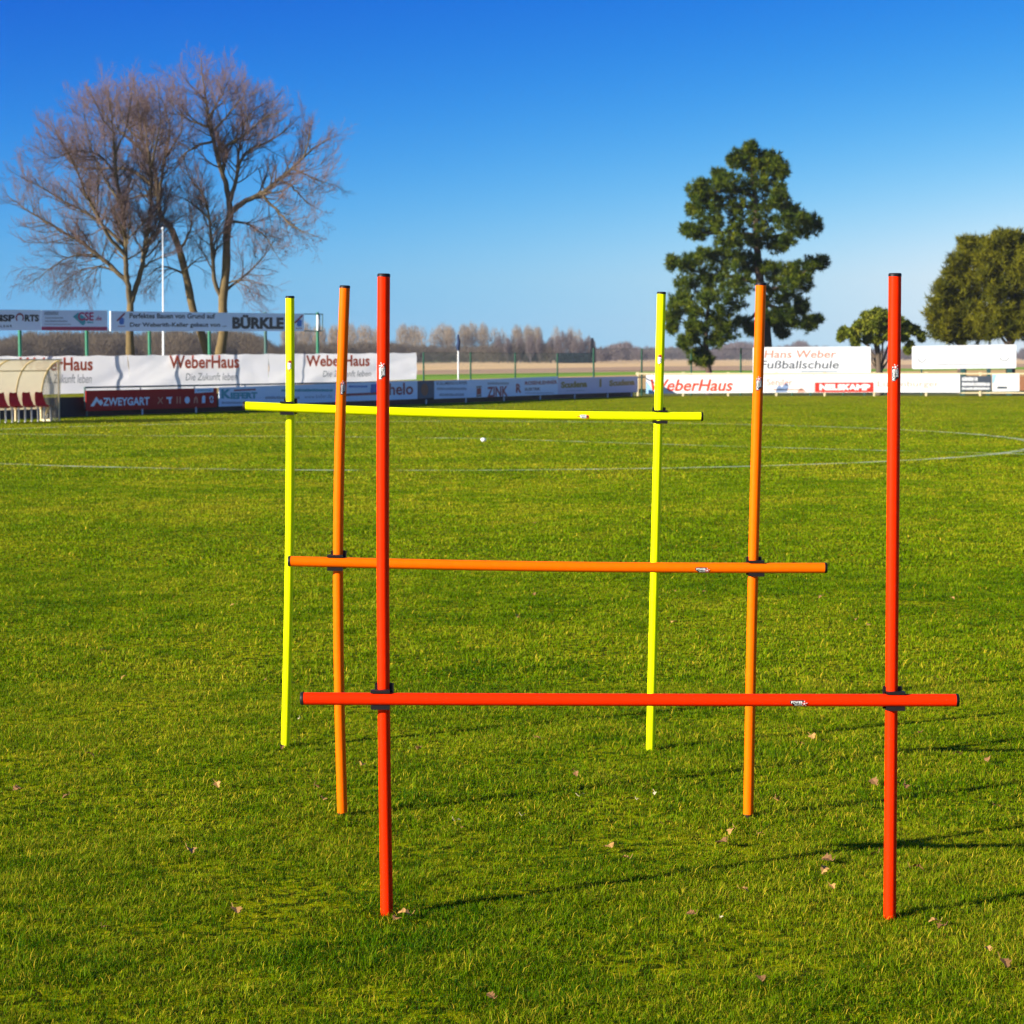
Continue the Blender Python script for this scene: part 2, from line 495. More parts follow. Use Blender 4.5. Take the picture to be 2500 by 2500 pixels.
def lettering(pl, body, x0, y0, x1, y1, m, parent, d, bold=0.0, shear=0.0, name='lettering', dy=0.0):
    """text fitted in the photo rectangle (x0,y0 top-left .. x1,y1 bottom-right); dy = drop of the right end"""
    V, Fc = text2d(body, bold, shear)
    mb = MB()
    mb.add([pl.at(x0 + (x1 - x0) * u, y1 + (y0 - y1) * v + dy * u, d) for u, v in V], Fc)
    return mb.build(name, m, parent)
def patch(pl, pts, m, parent, d, name='printed_patch'):
    mb = MB()
    P = [pl.at(x, y, d) for x, y in pts]
    mb.add(P, [list(range(len(P)))[::-1]])
    return mb.build(name, m, parent)
def dashes(pl, rows, m, parent, d, seed=1, name='small_print'):
    """rows of unreadable small print: (x0,x1,y0,y1)"""
    rs = random.Random(seed)
    for x0, x1, y0, y1 in rows:
        mb = MB()
        x = x0
        while x < x1:
            wd = rs.uniform(1.2, 3.2)
            yy = y0 + rs.uniform(0, 0.25) * (y1 - y0)
            P = [pl.at(a, b, d) for a, b in ((x, yy), (min(x + wd, x1), yy), (min(x + wd, x1), y1), (x, y1))]
            mb.add(P, [[3, 2, 1, 0]])
            x += wd + rs.uniform(0.5, 0.9)
        mb.build(name, m, parent)
def disc(pl, cx, cy, rx, ry, m, parent, d, name='emblem', a0=0, a1=360, inner=None):
    n = 28
    mb = MB()
    if inner is None:
        P = [pl.at(cx + rx * math.cos(R(a0 + (a1 - a0) * i / n)), cy - ry * math.sin(R(a0 + (a1 - a0) * i / n)), d) for i in range(n)]
        mb.add(P, [list(range(n))])
    else:
        V = []
        for i in range(n + 1):
            a = R(a0 + (a1 - a0) * i / n)
            V.append(pl.at(cx + rx * math.cos(a), cy - ry * math.sin(a), d))
            V.append(pl.at(cx + rx * inner * math.cos(a), cy - ry * inner * math.sin(a), d))
        mb.add(V, [[2 * i, 2 * i + 2, 2 * i + 3, 2 * i + 1] for i in range(n)])
    return mb.build(name, m, parent)

# ------------------------------------------------------------------ setting: ground
def sheet(name, pts, z, m, sub=0):
    mb = MB()
    mb.add([(p[0], p[1], z) for p in pts], [list(range(len(pts)))])
    o = mb.build(name, m)
    o['kind'] = 'structure'
    return o
sheet('terrain', [(-4000, -300), (4000, -300), (4000, 8000), (-4000, 8000)], -0.14, M['terrain'])
def gp(px, py):
    g = ground(px, py); return (g.x, g.y)
E_ST = [(-1500, 884), (1000, 884.5), (1600, 876.5), (2500, 875.2), (3400, 875.2)]
E_SO = [(-1500, 902), (1000, 902), (1600, 893), (2500, 887), (3400, 887)]
E_VE = [(-1500, 912), (1000, 912), (1600, 904.5), (2500, 894.5), (3400, 894)]
E_DI = [(-1500, 926), (1000, 925), (1600, 911), (2500, 900), (3400, 900)]
E_PI = [(-1500, 950), (1000, 940), (1600, 945), (2500, 945), (3400, 945)]
def band(name, A, B, z, m):
    sheet(name, [gp(*p) for p in B] + [gp(*p) for p in A[::-1]], z, m)
band('stubble_field', E_ST, E_SO, -0.10, M['stubble'])
band('soil_strip', E_SO, E_VE, -0.10, M['soil'])
band('verge', E_VE, E_DI, -0.10, M['verge'])
band('dirt_track', E_DI, E_PI, -0.10, M['dirt'])
sheet('pitch', [(-40, -40), (40, -40), (40, 76.6), (4.6, 76.6), (-9.4, 51.1), (-40, -4)], 0.0, M['turf'])
# strip of turf behind the touchline boards
pl2 = LEFT.off(-0.35)
sheet('grass_bank', [pl2.P(-30, 0)[:2], pl2.P(29, 0)[:2], (1.5, 100), (-46, 60)], -0.05, M['turf'])

# worn chalk lines of the pitch: centre circle and halfway line
def ribbon(name, P, wd, z, m):
    V = []; n = len(P)
    for i, p in enumerate(P):
        p = Vector(p); t = (Vector(P[min(i + 1, n - 1)]) - Vector(P[max(i - 1, 0)])).normalized()
        s_ = Vector((-t.y, t.x)) * wd / 2
        V += [(p.x + s_.x, p.y + s_.y, z), (p.x - s_.x, p.y - s_.y, z)]
    mb = MB()
    mb.add(V, [[2 * i, 2 * i + 1, 2 * i + 3, 2 * i + 2] for i in range(n - 1)])
    o = mb.build(name, m); o['kind'] = 'structure'
    return o
CC = (-1.2, 34.9); RAD = 9.35
M['chalk_fresh'] = M['chalk'].copy()
cr_ = [n for n in M['chalk_fresh'].node_tree.nodes if n.type == 'VALTORGB'][0].color_ramp
cr_.elements[0].position = 0.40; cr_.elements[1].position = 0.66; cr_.elements[1].color = (0.75, 0.75, 0.75, 1)
for nm, a0, a1, mt in (('centre_circle_line', -70, 75, 'chalk_fresh'), ('worn_circle_line', 75, 290, 'chalk')):
    ribbon(nm, [(CC[0] + RAD * math.cos(a), CC[1] + 1.03 * RAD * math.sin(a)) for a in np.linspace(R(a0), R(a1), 100)], 0.18, 0.048, M[mt])
ribbon('halfway_line', [ground(*p)[:2] for p in ((-300, 1062), (360, 1070), (800, 1072), (1180, 1077), (1450, 1086), (1640, 1092), (1830, 1098), (2150, 1107), (2460, 1115), (2700, 1122))], 0.16, 0.044, M['chalk'])

# ------------------------------------------------------------------ grass blades: one sheet of turf nobody could count
def noise2(x, y, scale, seed):
    r = np.random.default_rng(seed)
    g = r.random((64, 64)).astype(np.float32)
    u = x / scale; v = y / scale
    iu = np.floor(u).astype(int); iv = np.floor(v).astype(int)
    fu = u - iu; fv = v - iv
    fu = fu * fu * (3 - 2 * fu); fv = fv * fv * (3 - 2 * fv)
    def G(a, b): return g[a % 64, b % 64]
    return (G(iu, iv) * (1 - fu) + G(iu + 1, iv) * fu) * (1 - fv) + (G(iu, iv + 1) * (1 - fu) + G(iu + 1, iv + 1) * fu) * fv

def make_grass():
    Vs = []; Ts = []; N = 0
    bands = [(3.7, 6.2, 78000, 0.0016, 1.0), (6.2, 9.0, 42000, 0.0022, 1.05), (9.0, 14.0, 13500, 0.0040, 1.15),
             (14.0, 24.0, 4200, 0.0075, 1.3), (24.0, 36.0, 1500, 0.0110, 1.5), (36.0, 74.0, 520, 0.0150, 1.6)]
    for y0, y1, dens, wd, hs_ in bands:
        hw0 = 0.238 * y1 + 0.9
        n = int(dens * (y1 - y0) * 2 * hw0)
        y = rng.uniform(y0, y1, n); x = rng.uniform(-hw0, hw0, n)
        k = (np.abs(x) < 0.238 * y + 0.9) & (y < 76.2) & ((x + 8.8 - 0.1) * 0.877 - (y - 51.4) * 0.48 > 0.0)
        x = x[k]; y = y[k]
        n = len(x)
        c1 = noise2(x, y, 0.09, 1); c2 = noise2(x, y, 0.30, 2); c3 = noise2(x, y, 1.3, 3); c4 = noise2(x, y, 0.16, 4)
        keep = rng.random(n) < np.clip(0.40 + 1.3 * c1 * c2 + 0.35 * c2, 0, 1) * np.clip((76.0 - y) / 40.0, 0, 1)
        x, y, c1, c2, c3, c4 = [q[keep] for q in (x, y, c1, c2, c3, c4)]
        n = len(x)
        c5 = noise2(x, y, 0.045, 6); c6 = noise2(x, y, 0.6, 7)
        L = (0.0075 + 0.013 * c5 ** 3 + 0.011 * c1 * c2 + 0.005 * (c6 - 0.4)) * rng.uniform(0.5, 1.6, n) * hs_
        az = rng.uniform(0, 2 * np.pi, n)
        az = np.where(rng.random(n) < 0.25, 6.28 * 2.5 * noise2(x, y, 0.11, 5) + rng.normal(0, 0.6, n), az)
        lean = np.clip(rng.normal(1.0, 0.42, n), 0.0, 1.5)
        straw = rng.random(n) < (0.03 + 0.20 * c4 * c3) * np.clip((16 - y) / 9, 0.10, 1)
        L = np.where(straw, L * 1.35 + 0.004, L)
        lean = np.where(straw, np.clip(lean + 0.35, 0.3, 1.5), lean)
        dx = np.cos(az); dy = np.sin(az)
        mx = L * 0.5 * np.sin(lean * 0.6); mz = L * 0.5 * np.cos(lean * 0.6)
        tx = mx + L * 0.5 * np.sin(lean * 1.35); tz = mz + L * 0.5 * np.cos(np.minimum(lean * 1.35, 1.65))
        fa = az + np.pi / 2 + rng.normal(0, 0.5, n)
        W = wd * rng.uniform(0.6, 1.3, n) * 0.5
        wx = np.cos(fa) * W; wy = np.sin(fa) * W
        z0 = -0.004
        V = np.empty((n, 5, 3), dtype=np.float32)
        V[:, 0] = np.stack([x - wx, y - wy, np.full(n, z0)], 1)
        V[:, 1] = np.stack([x + wx, y + wy, np.full(n, z0)], 1)
        V[:, 2] = np.stack([x + dx * mx + wx * .8, y + dy * mx + wy * .8, mz], 1)
        V[:, 3] = np.stack([x + dx * mx - wx * .8, y + dy * mx - wy * .8, mz], 1)
        V[:, 4] = np.stack([x + dx * tx, y + dy * tx, np.maximum(tz, 0.002)], 1)
        # colour: green, yellow-green, straw
        tint = 0.38 + 0.30 * (c3 - 0.5) + 0.36 * (c4 - 0.5) + rng.normal(0, 1, n) * (0.08 + 0.16 * np.clip((11 - y) / 6, 0, 1))
        tint = np.where(straw, rng.uniform(0.7, 1.0, n), np.clip(tint, 0, 0.57))
        tint = tint + 0.13 * np.clip((y - 8) / 14, 0, 1)
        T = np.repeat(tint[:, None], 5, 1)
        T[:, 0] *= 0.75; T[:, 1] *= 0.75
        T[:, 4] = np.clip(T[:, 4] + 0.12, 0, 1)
        Vs.append(V.reshape(-1, 3)); Ts.append(T.ravel()); N += n
    V = np.concatenate(Vs); T = np.concatenate(Ts)
    b = np.arange(N, dtype=np.int64) * 5
    loops = np.stack([b, b + 1, b + 2, b + 3, b + 3, b + 2, b + 4], 1).ravel()
    starts = np.stack([np.arange(N) * 7, np.arange(N) * 7 + 4], 1).ravel()
    print('grass blades', N)
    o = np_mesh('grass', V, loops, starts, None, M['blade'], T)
    tag(o, 'short mown green turf with straw tips covering the pitch', 'grass', kind='stuff')
make_grass()

# ------------------------------------------------------------------ hurdles
def bowed(p0, p1, bow, n=14):
    """points from p0 to p1 bowed by vector bow at the middle"""
    return [p0.lerp(p1, i / n) + bow * math.sin(math.pi * i / n) for i in range(n + 1)]

def cyl_map(c, a, n0, r):
    t = n0.cross(a)
    return lambda x, y: c + a * x + (n0 * math.cos(y / r) + t * math.sin(y / r)) * r
def sticker(parent, c, a, n0, r, style):
    """printed maker's sticker wrapped round a tube; local x runs along the tube"""
    mb = MB()
    def grid(poly_x, ylo, yhi, rr, mi):
        f = cyl_map(c, a, n0, rr)
        m_ = 6
        V = []
        for i, x in enumerate(poly_x):
            for j in range(m_ + 1):
                V.append(f(x, ylo[i] + (yhi[i] - ylo[i]) * j / m_))
        Fc = []
        for i in range(len(poly_x) - 1):
            for j in range(m_):
                k = i * (m_ + 1) + j
                Fc.append([k, k + m_ + 1, k + m_ + 2, k + 1])
        mb.add(V, Fc, mi)
    def txt(body, x0, x1, y0, y1, rr, mi, bold, shear=0.0):
        f = cyl_map(c, a, n0, rr)
        V, Fc = text2d(body, bold, shear)
        mb.add([f(x0 + (x1 - x0) * u, y0 + (y1 - y0) * v) for u, v in V], Fc, mi)
    def star(cx, cy, R1, R2, rr, mi):
        f = cyl_map(c, a, n0, rr)
        V = [f(cx, cy)]
        for k in range(10):
            q = R1 if k % 2 == 0 else R2
            an = math.pi / 2 + k * math.pi / 5
            V.append(f(cx + q * math.cos(an), cy + q * math.sin(an)))
        mb.add(V, [[0, 1 + k, 1 + (k + 1) % 10] for k in range(10)], mi)
    if style == 'dark':
        grid([-0.021, -0.014, -0.012, 0.004, 0.012, 0.015], [0.001, -0.004, -0.0095, -0.0095, -0.0095, -0.005],
             [0.008, 0.0090, 0.0090, 0.0092, 0.009, 0.005], r + 0.0004, 0)
        txt('POWER', -0.018, 0.0095, 0.0002, 0.0068, r + 0.0008, 1, 0.02)
        txt('SHOT', -0.0100, 0.0085, -0.0078, -0.0010, r + 0.0008, 1, 0.02)
        star(0.0135, 0.0, 0.0085, 0.0042, r + 0.0010, 2)
        star(0.0135, 0.0, 0.0035, 0.0018, r + 0.0014, 1)
        for k in range(5):
            an = math.pi / 2 + k * 2 * math.pi / 5
            star(0.0135 + 0.0062 * math.cos(an), 0.0062 * math.sin(an), 0.0018, 0.0009, r + 0.0014, 1)
    else:
        grid([-0.026, -0.012, -0.010], [-0.0005, -0.0022, -0.003], [0.0005, 0.0022, 0.003], r + 0.0004, 2)
        f = cyl_map(c, a, n0, r + 0.0006)
        V = [f(0.012, 0)] + [f(0.012 + 0.0078 * math.cos(k * math.pi / 10), 0.0078 * math.sin(k * math.pi / 10)) for k in range(20)]
        mb.add(V, [[0, 1 + k, 1 + (k + 1) % 20] for k in range(20)], 2)
        star(0.0135, 0.0, 0.0045, 0.0022, r + 0.0016, 0)
        grid([-0.012, -0.008, 0.008, 0.010], [0.000, -0.006, -0.006, -0.004], [0.005, 0.006, 0.006, 0.004], r + 0.0010, 1)
        txt('POWER', -0.009, 0.0075, 0.0006, 0.0050, r + 0.0014, 0, 0.0)
        txt('SHOT', -0.006, 0.0075, -0.0050, -0.0006, r + 0.0014, 0, 0.0)
    mats = [M['sticker_black'], M['sticker_white'], M['sticker_red'] if style == 'dark' else M['sticker_orange']]
    return mb.build('sticker', mats, parent)

def arc_band(mb, c, axis, d0, side, half, r_in, r_out, a0, a1, n=18):
    """C-shaped clip: arc in the plane (d0,side) swept +-half along axis"""
    V = []
    for i in range(n + 1):
        a = R(a0 + (a1 - a0) * i / n)
        dv = d0 * math.cos(a) + side * math.sin(a)
        for rr in (r_in, r_out):
            for h in (-half, half):
                V.append(c + dv * rr + axis * h)
    Fc = []
    for i in range(n):
        k = i * 4; q = k + 4
        Fc += [[k, q, q + 1, k + 1], [k + 2, k + 3, q + 3, q + 2], [k, k + 2, q + 2, q], [k + 1, q + 1, q + 3, k + 3]]
    Fc += [[0, 1, 3, 2], [n * 4, n * 4 + 2, n * 4 + 3, n * 4 + 1]]
    mb.add(V, Fc)

def hurdle(label, m, poles, bar, sag, st_style, st_poles, st_bar, rad, buried=()):
    bases = []
    for (bx, by, tx, ty, bow) in poles:
        g = ground(bx, by)
        bases.append((g, at(tx, ty, g.y)))
    mid = (bases[0][0] + bases[1][0]) / 2
    root = thing('training_hurdle', (mid.x, mid.y, 0), label, 'hurdle', 'training hurdles in a row on the grass')
    X = Vector((1, 0, 0)); Z = Vector((0, 0, 1))
    # crossbar, in front of the poles
    Yb = mid.y - rad * 2.05
    b0 = at(bar[0], bar[1], Yb); b1 = at(bar[2], bar[3], Yb)
    bp = bowed(b0, b1, Vector((0, 0, -sag)))
    bd = (b1 - b0).normalized()
    mb = MB(); mb.tube(bp, rad, 28)
    bo = mb.build('crossbar', m, root)
    for p, dr in ((b0, -bd), (b1, bd)):
        mb = MB(); mb.tube([p - dr * 0.004, p + dr * 0.002, p + dr * 0.0035], [rad * 1.03, rad * 1.03, rad * 0.9], 28)
        mb.build('end_cap', M['black'], bo)
    sx, sy = st_bar
    fr = (at(sx, sy, Yb).x - b0.x) / (b1.x - b0.x)
    c = b0.lerp(b1, fr) + Vector((0, 0, -sag)) * math.sin(math.pi * fr)
    an = R(-24 if st_style == 'dark' else -8)
    sticker(bo, c, bd, (Vector((0, -1, 0)) * math.cos(an) + Z * math.sin(an)), rad, st_style)
    for k, (g, tp) in enumerate(bases):
        bow = poles[k][4]
        pts = bowed(Vector((g.x, g.y, -0.06)) if k not in buried else Vector((g.x, g.y, 0.012)), tp, Vector((bow, 0, 0)))
        mb = MB(); mb.tube(pts, rad, 28)
        po = mb.build('pole', m, root)
        ax = (pts[-1] - pts[-2]).normalized()
        mb = MB(); mb.tube([tp - ax * 0.003, tp + ax * 0.003, tp + ax * 0.005], [rad * 1.03, rad * 1.03, rad * 0.88], 28)
        mb.build('top_cap', M['black'], po)
        mb = MB(); mb.tube([(g.x, g.y, -0.12), (g.x, g.y, -0.03), (g.x, g.y, 0.006), (g.x, g.y, 0.016)], [0.002, 0.008, rad * 0.85, rad * 0.85], 16)
        mb.build('ground_spike', M['black'], po)
        # sticker on the pole, reading upwards
        sx, sy, sa = st_poles[k]
        zz = at(sx, sy, g.y).z
        i = min(range(len(pts) - 1), key=lambda j: abs((pts[j].z + pts[j + 1].z) / 2 - zz))
        f = (zz - pts[i].z) / (pts[i + 1].z - pts[i].z)
        c = pts[i].lerp(pts[i + 1], f)
        axp = (pts[i + 1] - pts[i]).normalized()
        n0 = Vector((math.sin(R(sa)), -math.cos(R(sa)), 0)); n0 = (n0 - axp * n0.dot(axp)).normalized()
        sticker(po, c, axp, n0, rad, st_style)
        # clamp where the crossbar meets the pole
        fr = 0.5
        pz = min(pts, key=lambda q: abs(q.z - (b0.z + b1.z) / 2))
        fr = (pz.x - b0.x) / (b1.x - b0.x)
        cb = b0.lerp(b1, fr) + Vector((0, 0, -sag)) * math.sin(math.pi * fr)
        # pole x at that height
        i = max(j for j in range(len(pts) - 1) if pts[j].z <= cb.z)
        f = (cb.z - pts[i].z) / (pts[i + 1].z - pts[i].z)
        pc = pts[i].lerp(pts[i + 1], f)
        mb = MB()
        sh = -0.006 if k == 0 else 0.006
        # clip round the bar, opening to the camera: lips show above and below it
        arc_band(mb, cb + bd * sh, bd, Vector((0, 1, 0)), Z, 0.0225, rad * 1.02, rad * 1.36, -112, 112)
        mb.box(cb + bd * (sh - 0.0225) + Vector((0, -rad * 0.75, rad * 0.98)), bd * 0.045, Vector((0, rad * 1.5, 0)), Vector((0, 0, 0.0065)))
        mb.box(cb + bd * (sh - 0.0225) + Vector((0, -rad * 0.75, -rad * 0.98 - 0.0095)), bd * 0.045, Vector((0, rad * 1.5, 0)), Vector((0, 0, 0.0095)))
        # clip round the pole, standing up behind it
        cc = Vector((pc.x, pc.y, cb.z + 0.004))
        arc_band(mb, cc, Z, Vector((0, 1, 0)), X, 0.0265, rad * 1.02, rad * 1.42, -104, 104)
        mb.box(cc + Vector((rad * 0.9, -rad * 0.35, -0.0265)), Vector((0.0105, 0, 0)), Vector((0, rad * 0.9, 0)), Vector((0, 0, 0.053)))
        mb.box(cc + Vector((-rad * 0.9 - 0.006, -rad * 0.35, -0.0265)), Vector((0.006, 0, 0)), Vector((0, rad * 0.9, 0)), Vector((0, 0, 0.053)))
        mb.box(Vector(((cb.x + pc.x) / 2 - 0.011, cb.y + rad * 0.9, cb.z - 0.012)), Vector((0.022, 0, 0)), Vector((0, pc.y - cb.y - rad * 0.4, 0)), Vector((0, 0, 0.024)))
        mb.build('clamp', M['black'], root)
    return root

RADP = 0.0152
hurdle('red hurdle standing nearest, its red crossbar the lowest of the three', M['red'],
       [(945.5, 2234, 937, 673, -0.006), (2172.5, 2242, 2185, 672, 0.0)], (737, 1705.5, 2337, 1709.5), 0.001, 'dark',
       [(928, 906, -10), (2177, 910, 0)], (1948, 1712), RADP)
hurdle('orange hurdle in the middle of the row with its crossbar at mid height', M['orange'],
       [(836, 1993, 842, 701, -0.016), (1827, 1997, 1858, 694, -0.003)], (706, 1370, 2016, 1386.5), 0.006, 'dark',
       [(838, 946, 24), (1851, 936, 2)], (1714, 1385), RADP, buried=(0, 1))
hurdle('fluorescent yellow hurdle farthest back with its crossbar the highest', M['yellow'],
       [(695, 1825, 708, 726, 0.008), (1587, 1831, 1615, 716, 0.0)], (596, 991, 1714, 1017), 0.009, 'light',
       [(706, 893, -6), (1609, 879, -8)], (1424, 1017), RADP)

# ------------------------------------------------------------------ fallen leaves and litter
def leaf_mesh(seed, size):
    rs = random.Random(seed)
    mb = MB()
    n = 16
    V = []; cl = rs.uniform(0.5, 1.6)
    for i in range(n + 1):
        t = i / n
        wdt = size * 0.33 * (math.sin(math.pi * min(1, t * 1.02)) ** 0.7) * (1 + 0.32 * math.sin(t * 6 * math.pi + rs.uniform(0, 1)))
        x = size * (t - 0.5)
        zc = 0.18 * size * math.sin(math.pi * t) * rs.uniform(0.7, 1.2)
        for s_ in (-1, -0.5, 0, 0.5, 1):
            V.append((x, s_ * wdt, zc + cl * 0.35 * abs(s_) * wdt))
    Fc = []
    for i in range(n):
        for j in range(4):
            k = i * 5 + j
            Fc.append([k, k + 5, k + 6, k + 1])
    mb.add(V, Fc, 0, True)
    st = size * 0.5
    mb.tube([(st * 0.95, 0, 0.0), (st * 1.25, 0.003, 0.004), (st * 1.5, 0.006, 0.012)], [0.0011, 0.0009, 0.0007], 5)
    me = bpy.data.meshes.new('leaf')
    me.from_pydata(mb.v, [], mb.f); me.update()
    return me
LEAVES = [(350, 210, 't'), (815, 480, 't'), (130, 515, 'b'), (360, 640, 't'), (435, 735, 't'), (925, 745, 'b'), (760, 1115, 't'), (60, 1130, 'b'),
          (230, 1155, 'b'), (665, 1350, 'T'), (825, 1560, 't'), (375, 1620, 'b'), (1265, 1045, 't'), (1130, 1165, 't'), (1105, 1120, 'b'),
          (1465, 985, 'b'), (1600, 1240, 'p'), (1620, 1265, 'b'), (1412, 1572, 't'), (1385, 1590, 'b'), (1045, 880, 'p'), (985, 980, 'b'),
          (315, 1010, 'b'), (1715, 1860, 'b')]
LEAVES = [(a * .6987, 1150 + b * .6987, k) for a, b, k in LEAVES]
L2 = [(75, 190, 't'), (80, 440, 'b'), (570, 430, 't'), (675, 433, 'b'), (565, 540, 't'), (15, 517, 't'), (90, 950, 't'), (1080, 450, 'b'), (1070, 252, 't'),
      (1540, 455, 't'), (1245, 550, 't'), (1205, 530, 'b'), (1010, 970, 'b'), (1050, 945, 't'), (1265, 1360, 'b'), (1555, 1005, 'b'), (1665, 1025, 'b'),
      (1425, 930, 'b'), (1375, 1120, 'b'), (1265, 1105, 'b'), (1695, 1190, 'b'), (225, 1075, 'b'), (245, 1150, 'p'), (440, 1165, 'p'), (500, 1145, 'p'),
      (45, 1220, 'p'), (925, 1168, 't'), (545, 1250, 'b'), (340, 1335, 't'), (395, 1375, 't'), (770, 1280, 't'), (735, 1320, 'b'), (870, 1290, 't'),
      (1090, 1415, 't'), (1100, 1380, 'b'), (1120, 1475, 't'), (810, 1487, 't'), (1415, 1410, 'b'), (625, 1570, 'b'), (1475, 1600, 't'), (1500, 1617, 'b'),
      (735, 1582, 'p'), (1660, 1695, 't'), (1720, 1745, 'b'), (870, 1800, 'b'), (790, 260, 'b')]
LEAVES += [(1250 + a * .6987, 1150 + b * .6987, k) for a, b, k in L2]
LM = {}
for k in 'tbp':
    LM[k] = [leaf_mesh(i + ord(k), s_ * (0.5 if k == 'p' else 1)) for i, s_ in enumerate((0.030, 0.036, 0.026))]
    for me in LM[k]:
        me.materials.append(M[{'t': 'leaf_tan', 'b': 'leaf_brown', 'p': 'leaf_pale'}[k]])
LAB = {'t': 'curled tan dry leaf lying in the short grass', 'b': 'crumpled dark brown dry leaf half sunk in the grass',
       'p': 'tiny pale leaf scrap lying in the short grass'}
GRP = {'t': 'tan dry leaves scattered on the grass', 'b': 'dark brown dry leaves scattered on the grass', 'p': 'tiny pale leaf scraps on the grass'}
for i, (px, py, k) in enumerate(LEAVES):
    g = ground(px, py)
    big = k == 'T'
    kk = 't' if big else k
    o = bpy.data.objects.new('dry_leaf', LM[kk][i % 3])
    COL.objects.link(o)
    o.location = (g.x, g.y, 0.016)
    o.rotation_euler = (random.uniform(-.5, .5), random.uniform(-.5, .5), random.uniform(0, 6.28))
    o.scale = [1.35 if big else random.uniform(0.8, 1.15)] * 3
    if big:
        tag(o, 'largest tan oak leaf on the grass left of the orange hurdle', 'leaf')
    else:
        tag(o, LAB[k], 'leaf', GRP[k])
g = ground(1180, 1080)
mb = MB()
mb.tube([(g.x - .035, g.y, .03), (g.x - .028, g.y, .035), (g.x, g.y, .042), (g.x + .03, g.y, .036), (g.x + .04, g.y, .03)], [0.012, 0.028, 0.034, 0.026, 0.010], 12)
tag(mb.build('litter_scrap', M['litter'], None, (g.x, g.y, 0)), 'small white scrap on the middle of the pitch below the yellow crossbar', 'litter')

# ------------------------------------------------------------------ left touchline: barrier, backing wall, boards
def post_z(mb, p, z0, z1, r, n=8):
    mb.tube([(p.x, p.y, z0), (p.x, p.y, z1)], r, n)
u0, u1 = LEFT.s_of(205), LEFT.s_of(1578)
O = LEFT.P(u0, 0)
bar_l = thing('barrier_rail', (O.x, O.y, 0), 'long dark green tube barrier along the left side of the pitch', 'barrier')
mb = MB(); mb.tube([LEFT.P(u0, 0.665), LEFT.P((u0 + u1) / 2, 0.662), LEFT.P(u1, 0.66)], 0.021, 10); mb.build('rail', M['rail_green'], bar_l)
for px in (206, 342, 473.5, 598, 712, 820, 925, 1037, 1134, 1227, 1316, 1400, 1481, 1539):
    p = LEFT.P(LEFT.s_of(px), 0)
    mb = MB(); post_z(mb, p + LEFT.n * 0.045, 0, 0.135, 0.022)
    post_z(mb, p, 0.18, 0.66, 0.02)
    mb.build('post', M['rail_green'] if px == 206 else M['white_post'], bar_l)
b0_ = LEFT.P(LEFT.s_of(-60), 0, -0.16); 
wall = MB()
wall.box(LEFT.P(LEFT.s_of(-60), -0.05, -0.22), LEFT.e * (LEFT.s_of(1556) - LEFT.s_of(-60)), LEFT.n * 0.06, Vector((0, 0, 0.50)))
tag(wall.build('low_wall', M['black_wall'], None, b0_), 'low black boarding running behind the left row of advertising boards', 'wall')

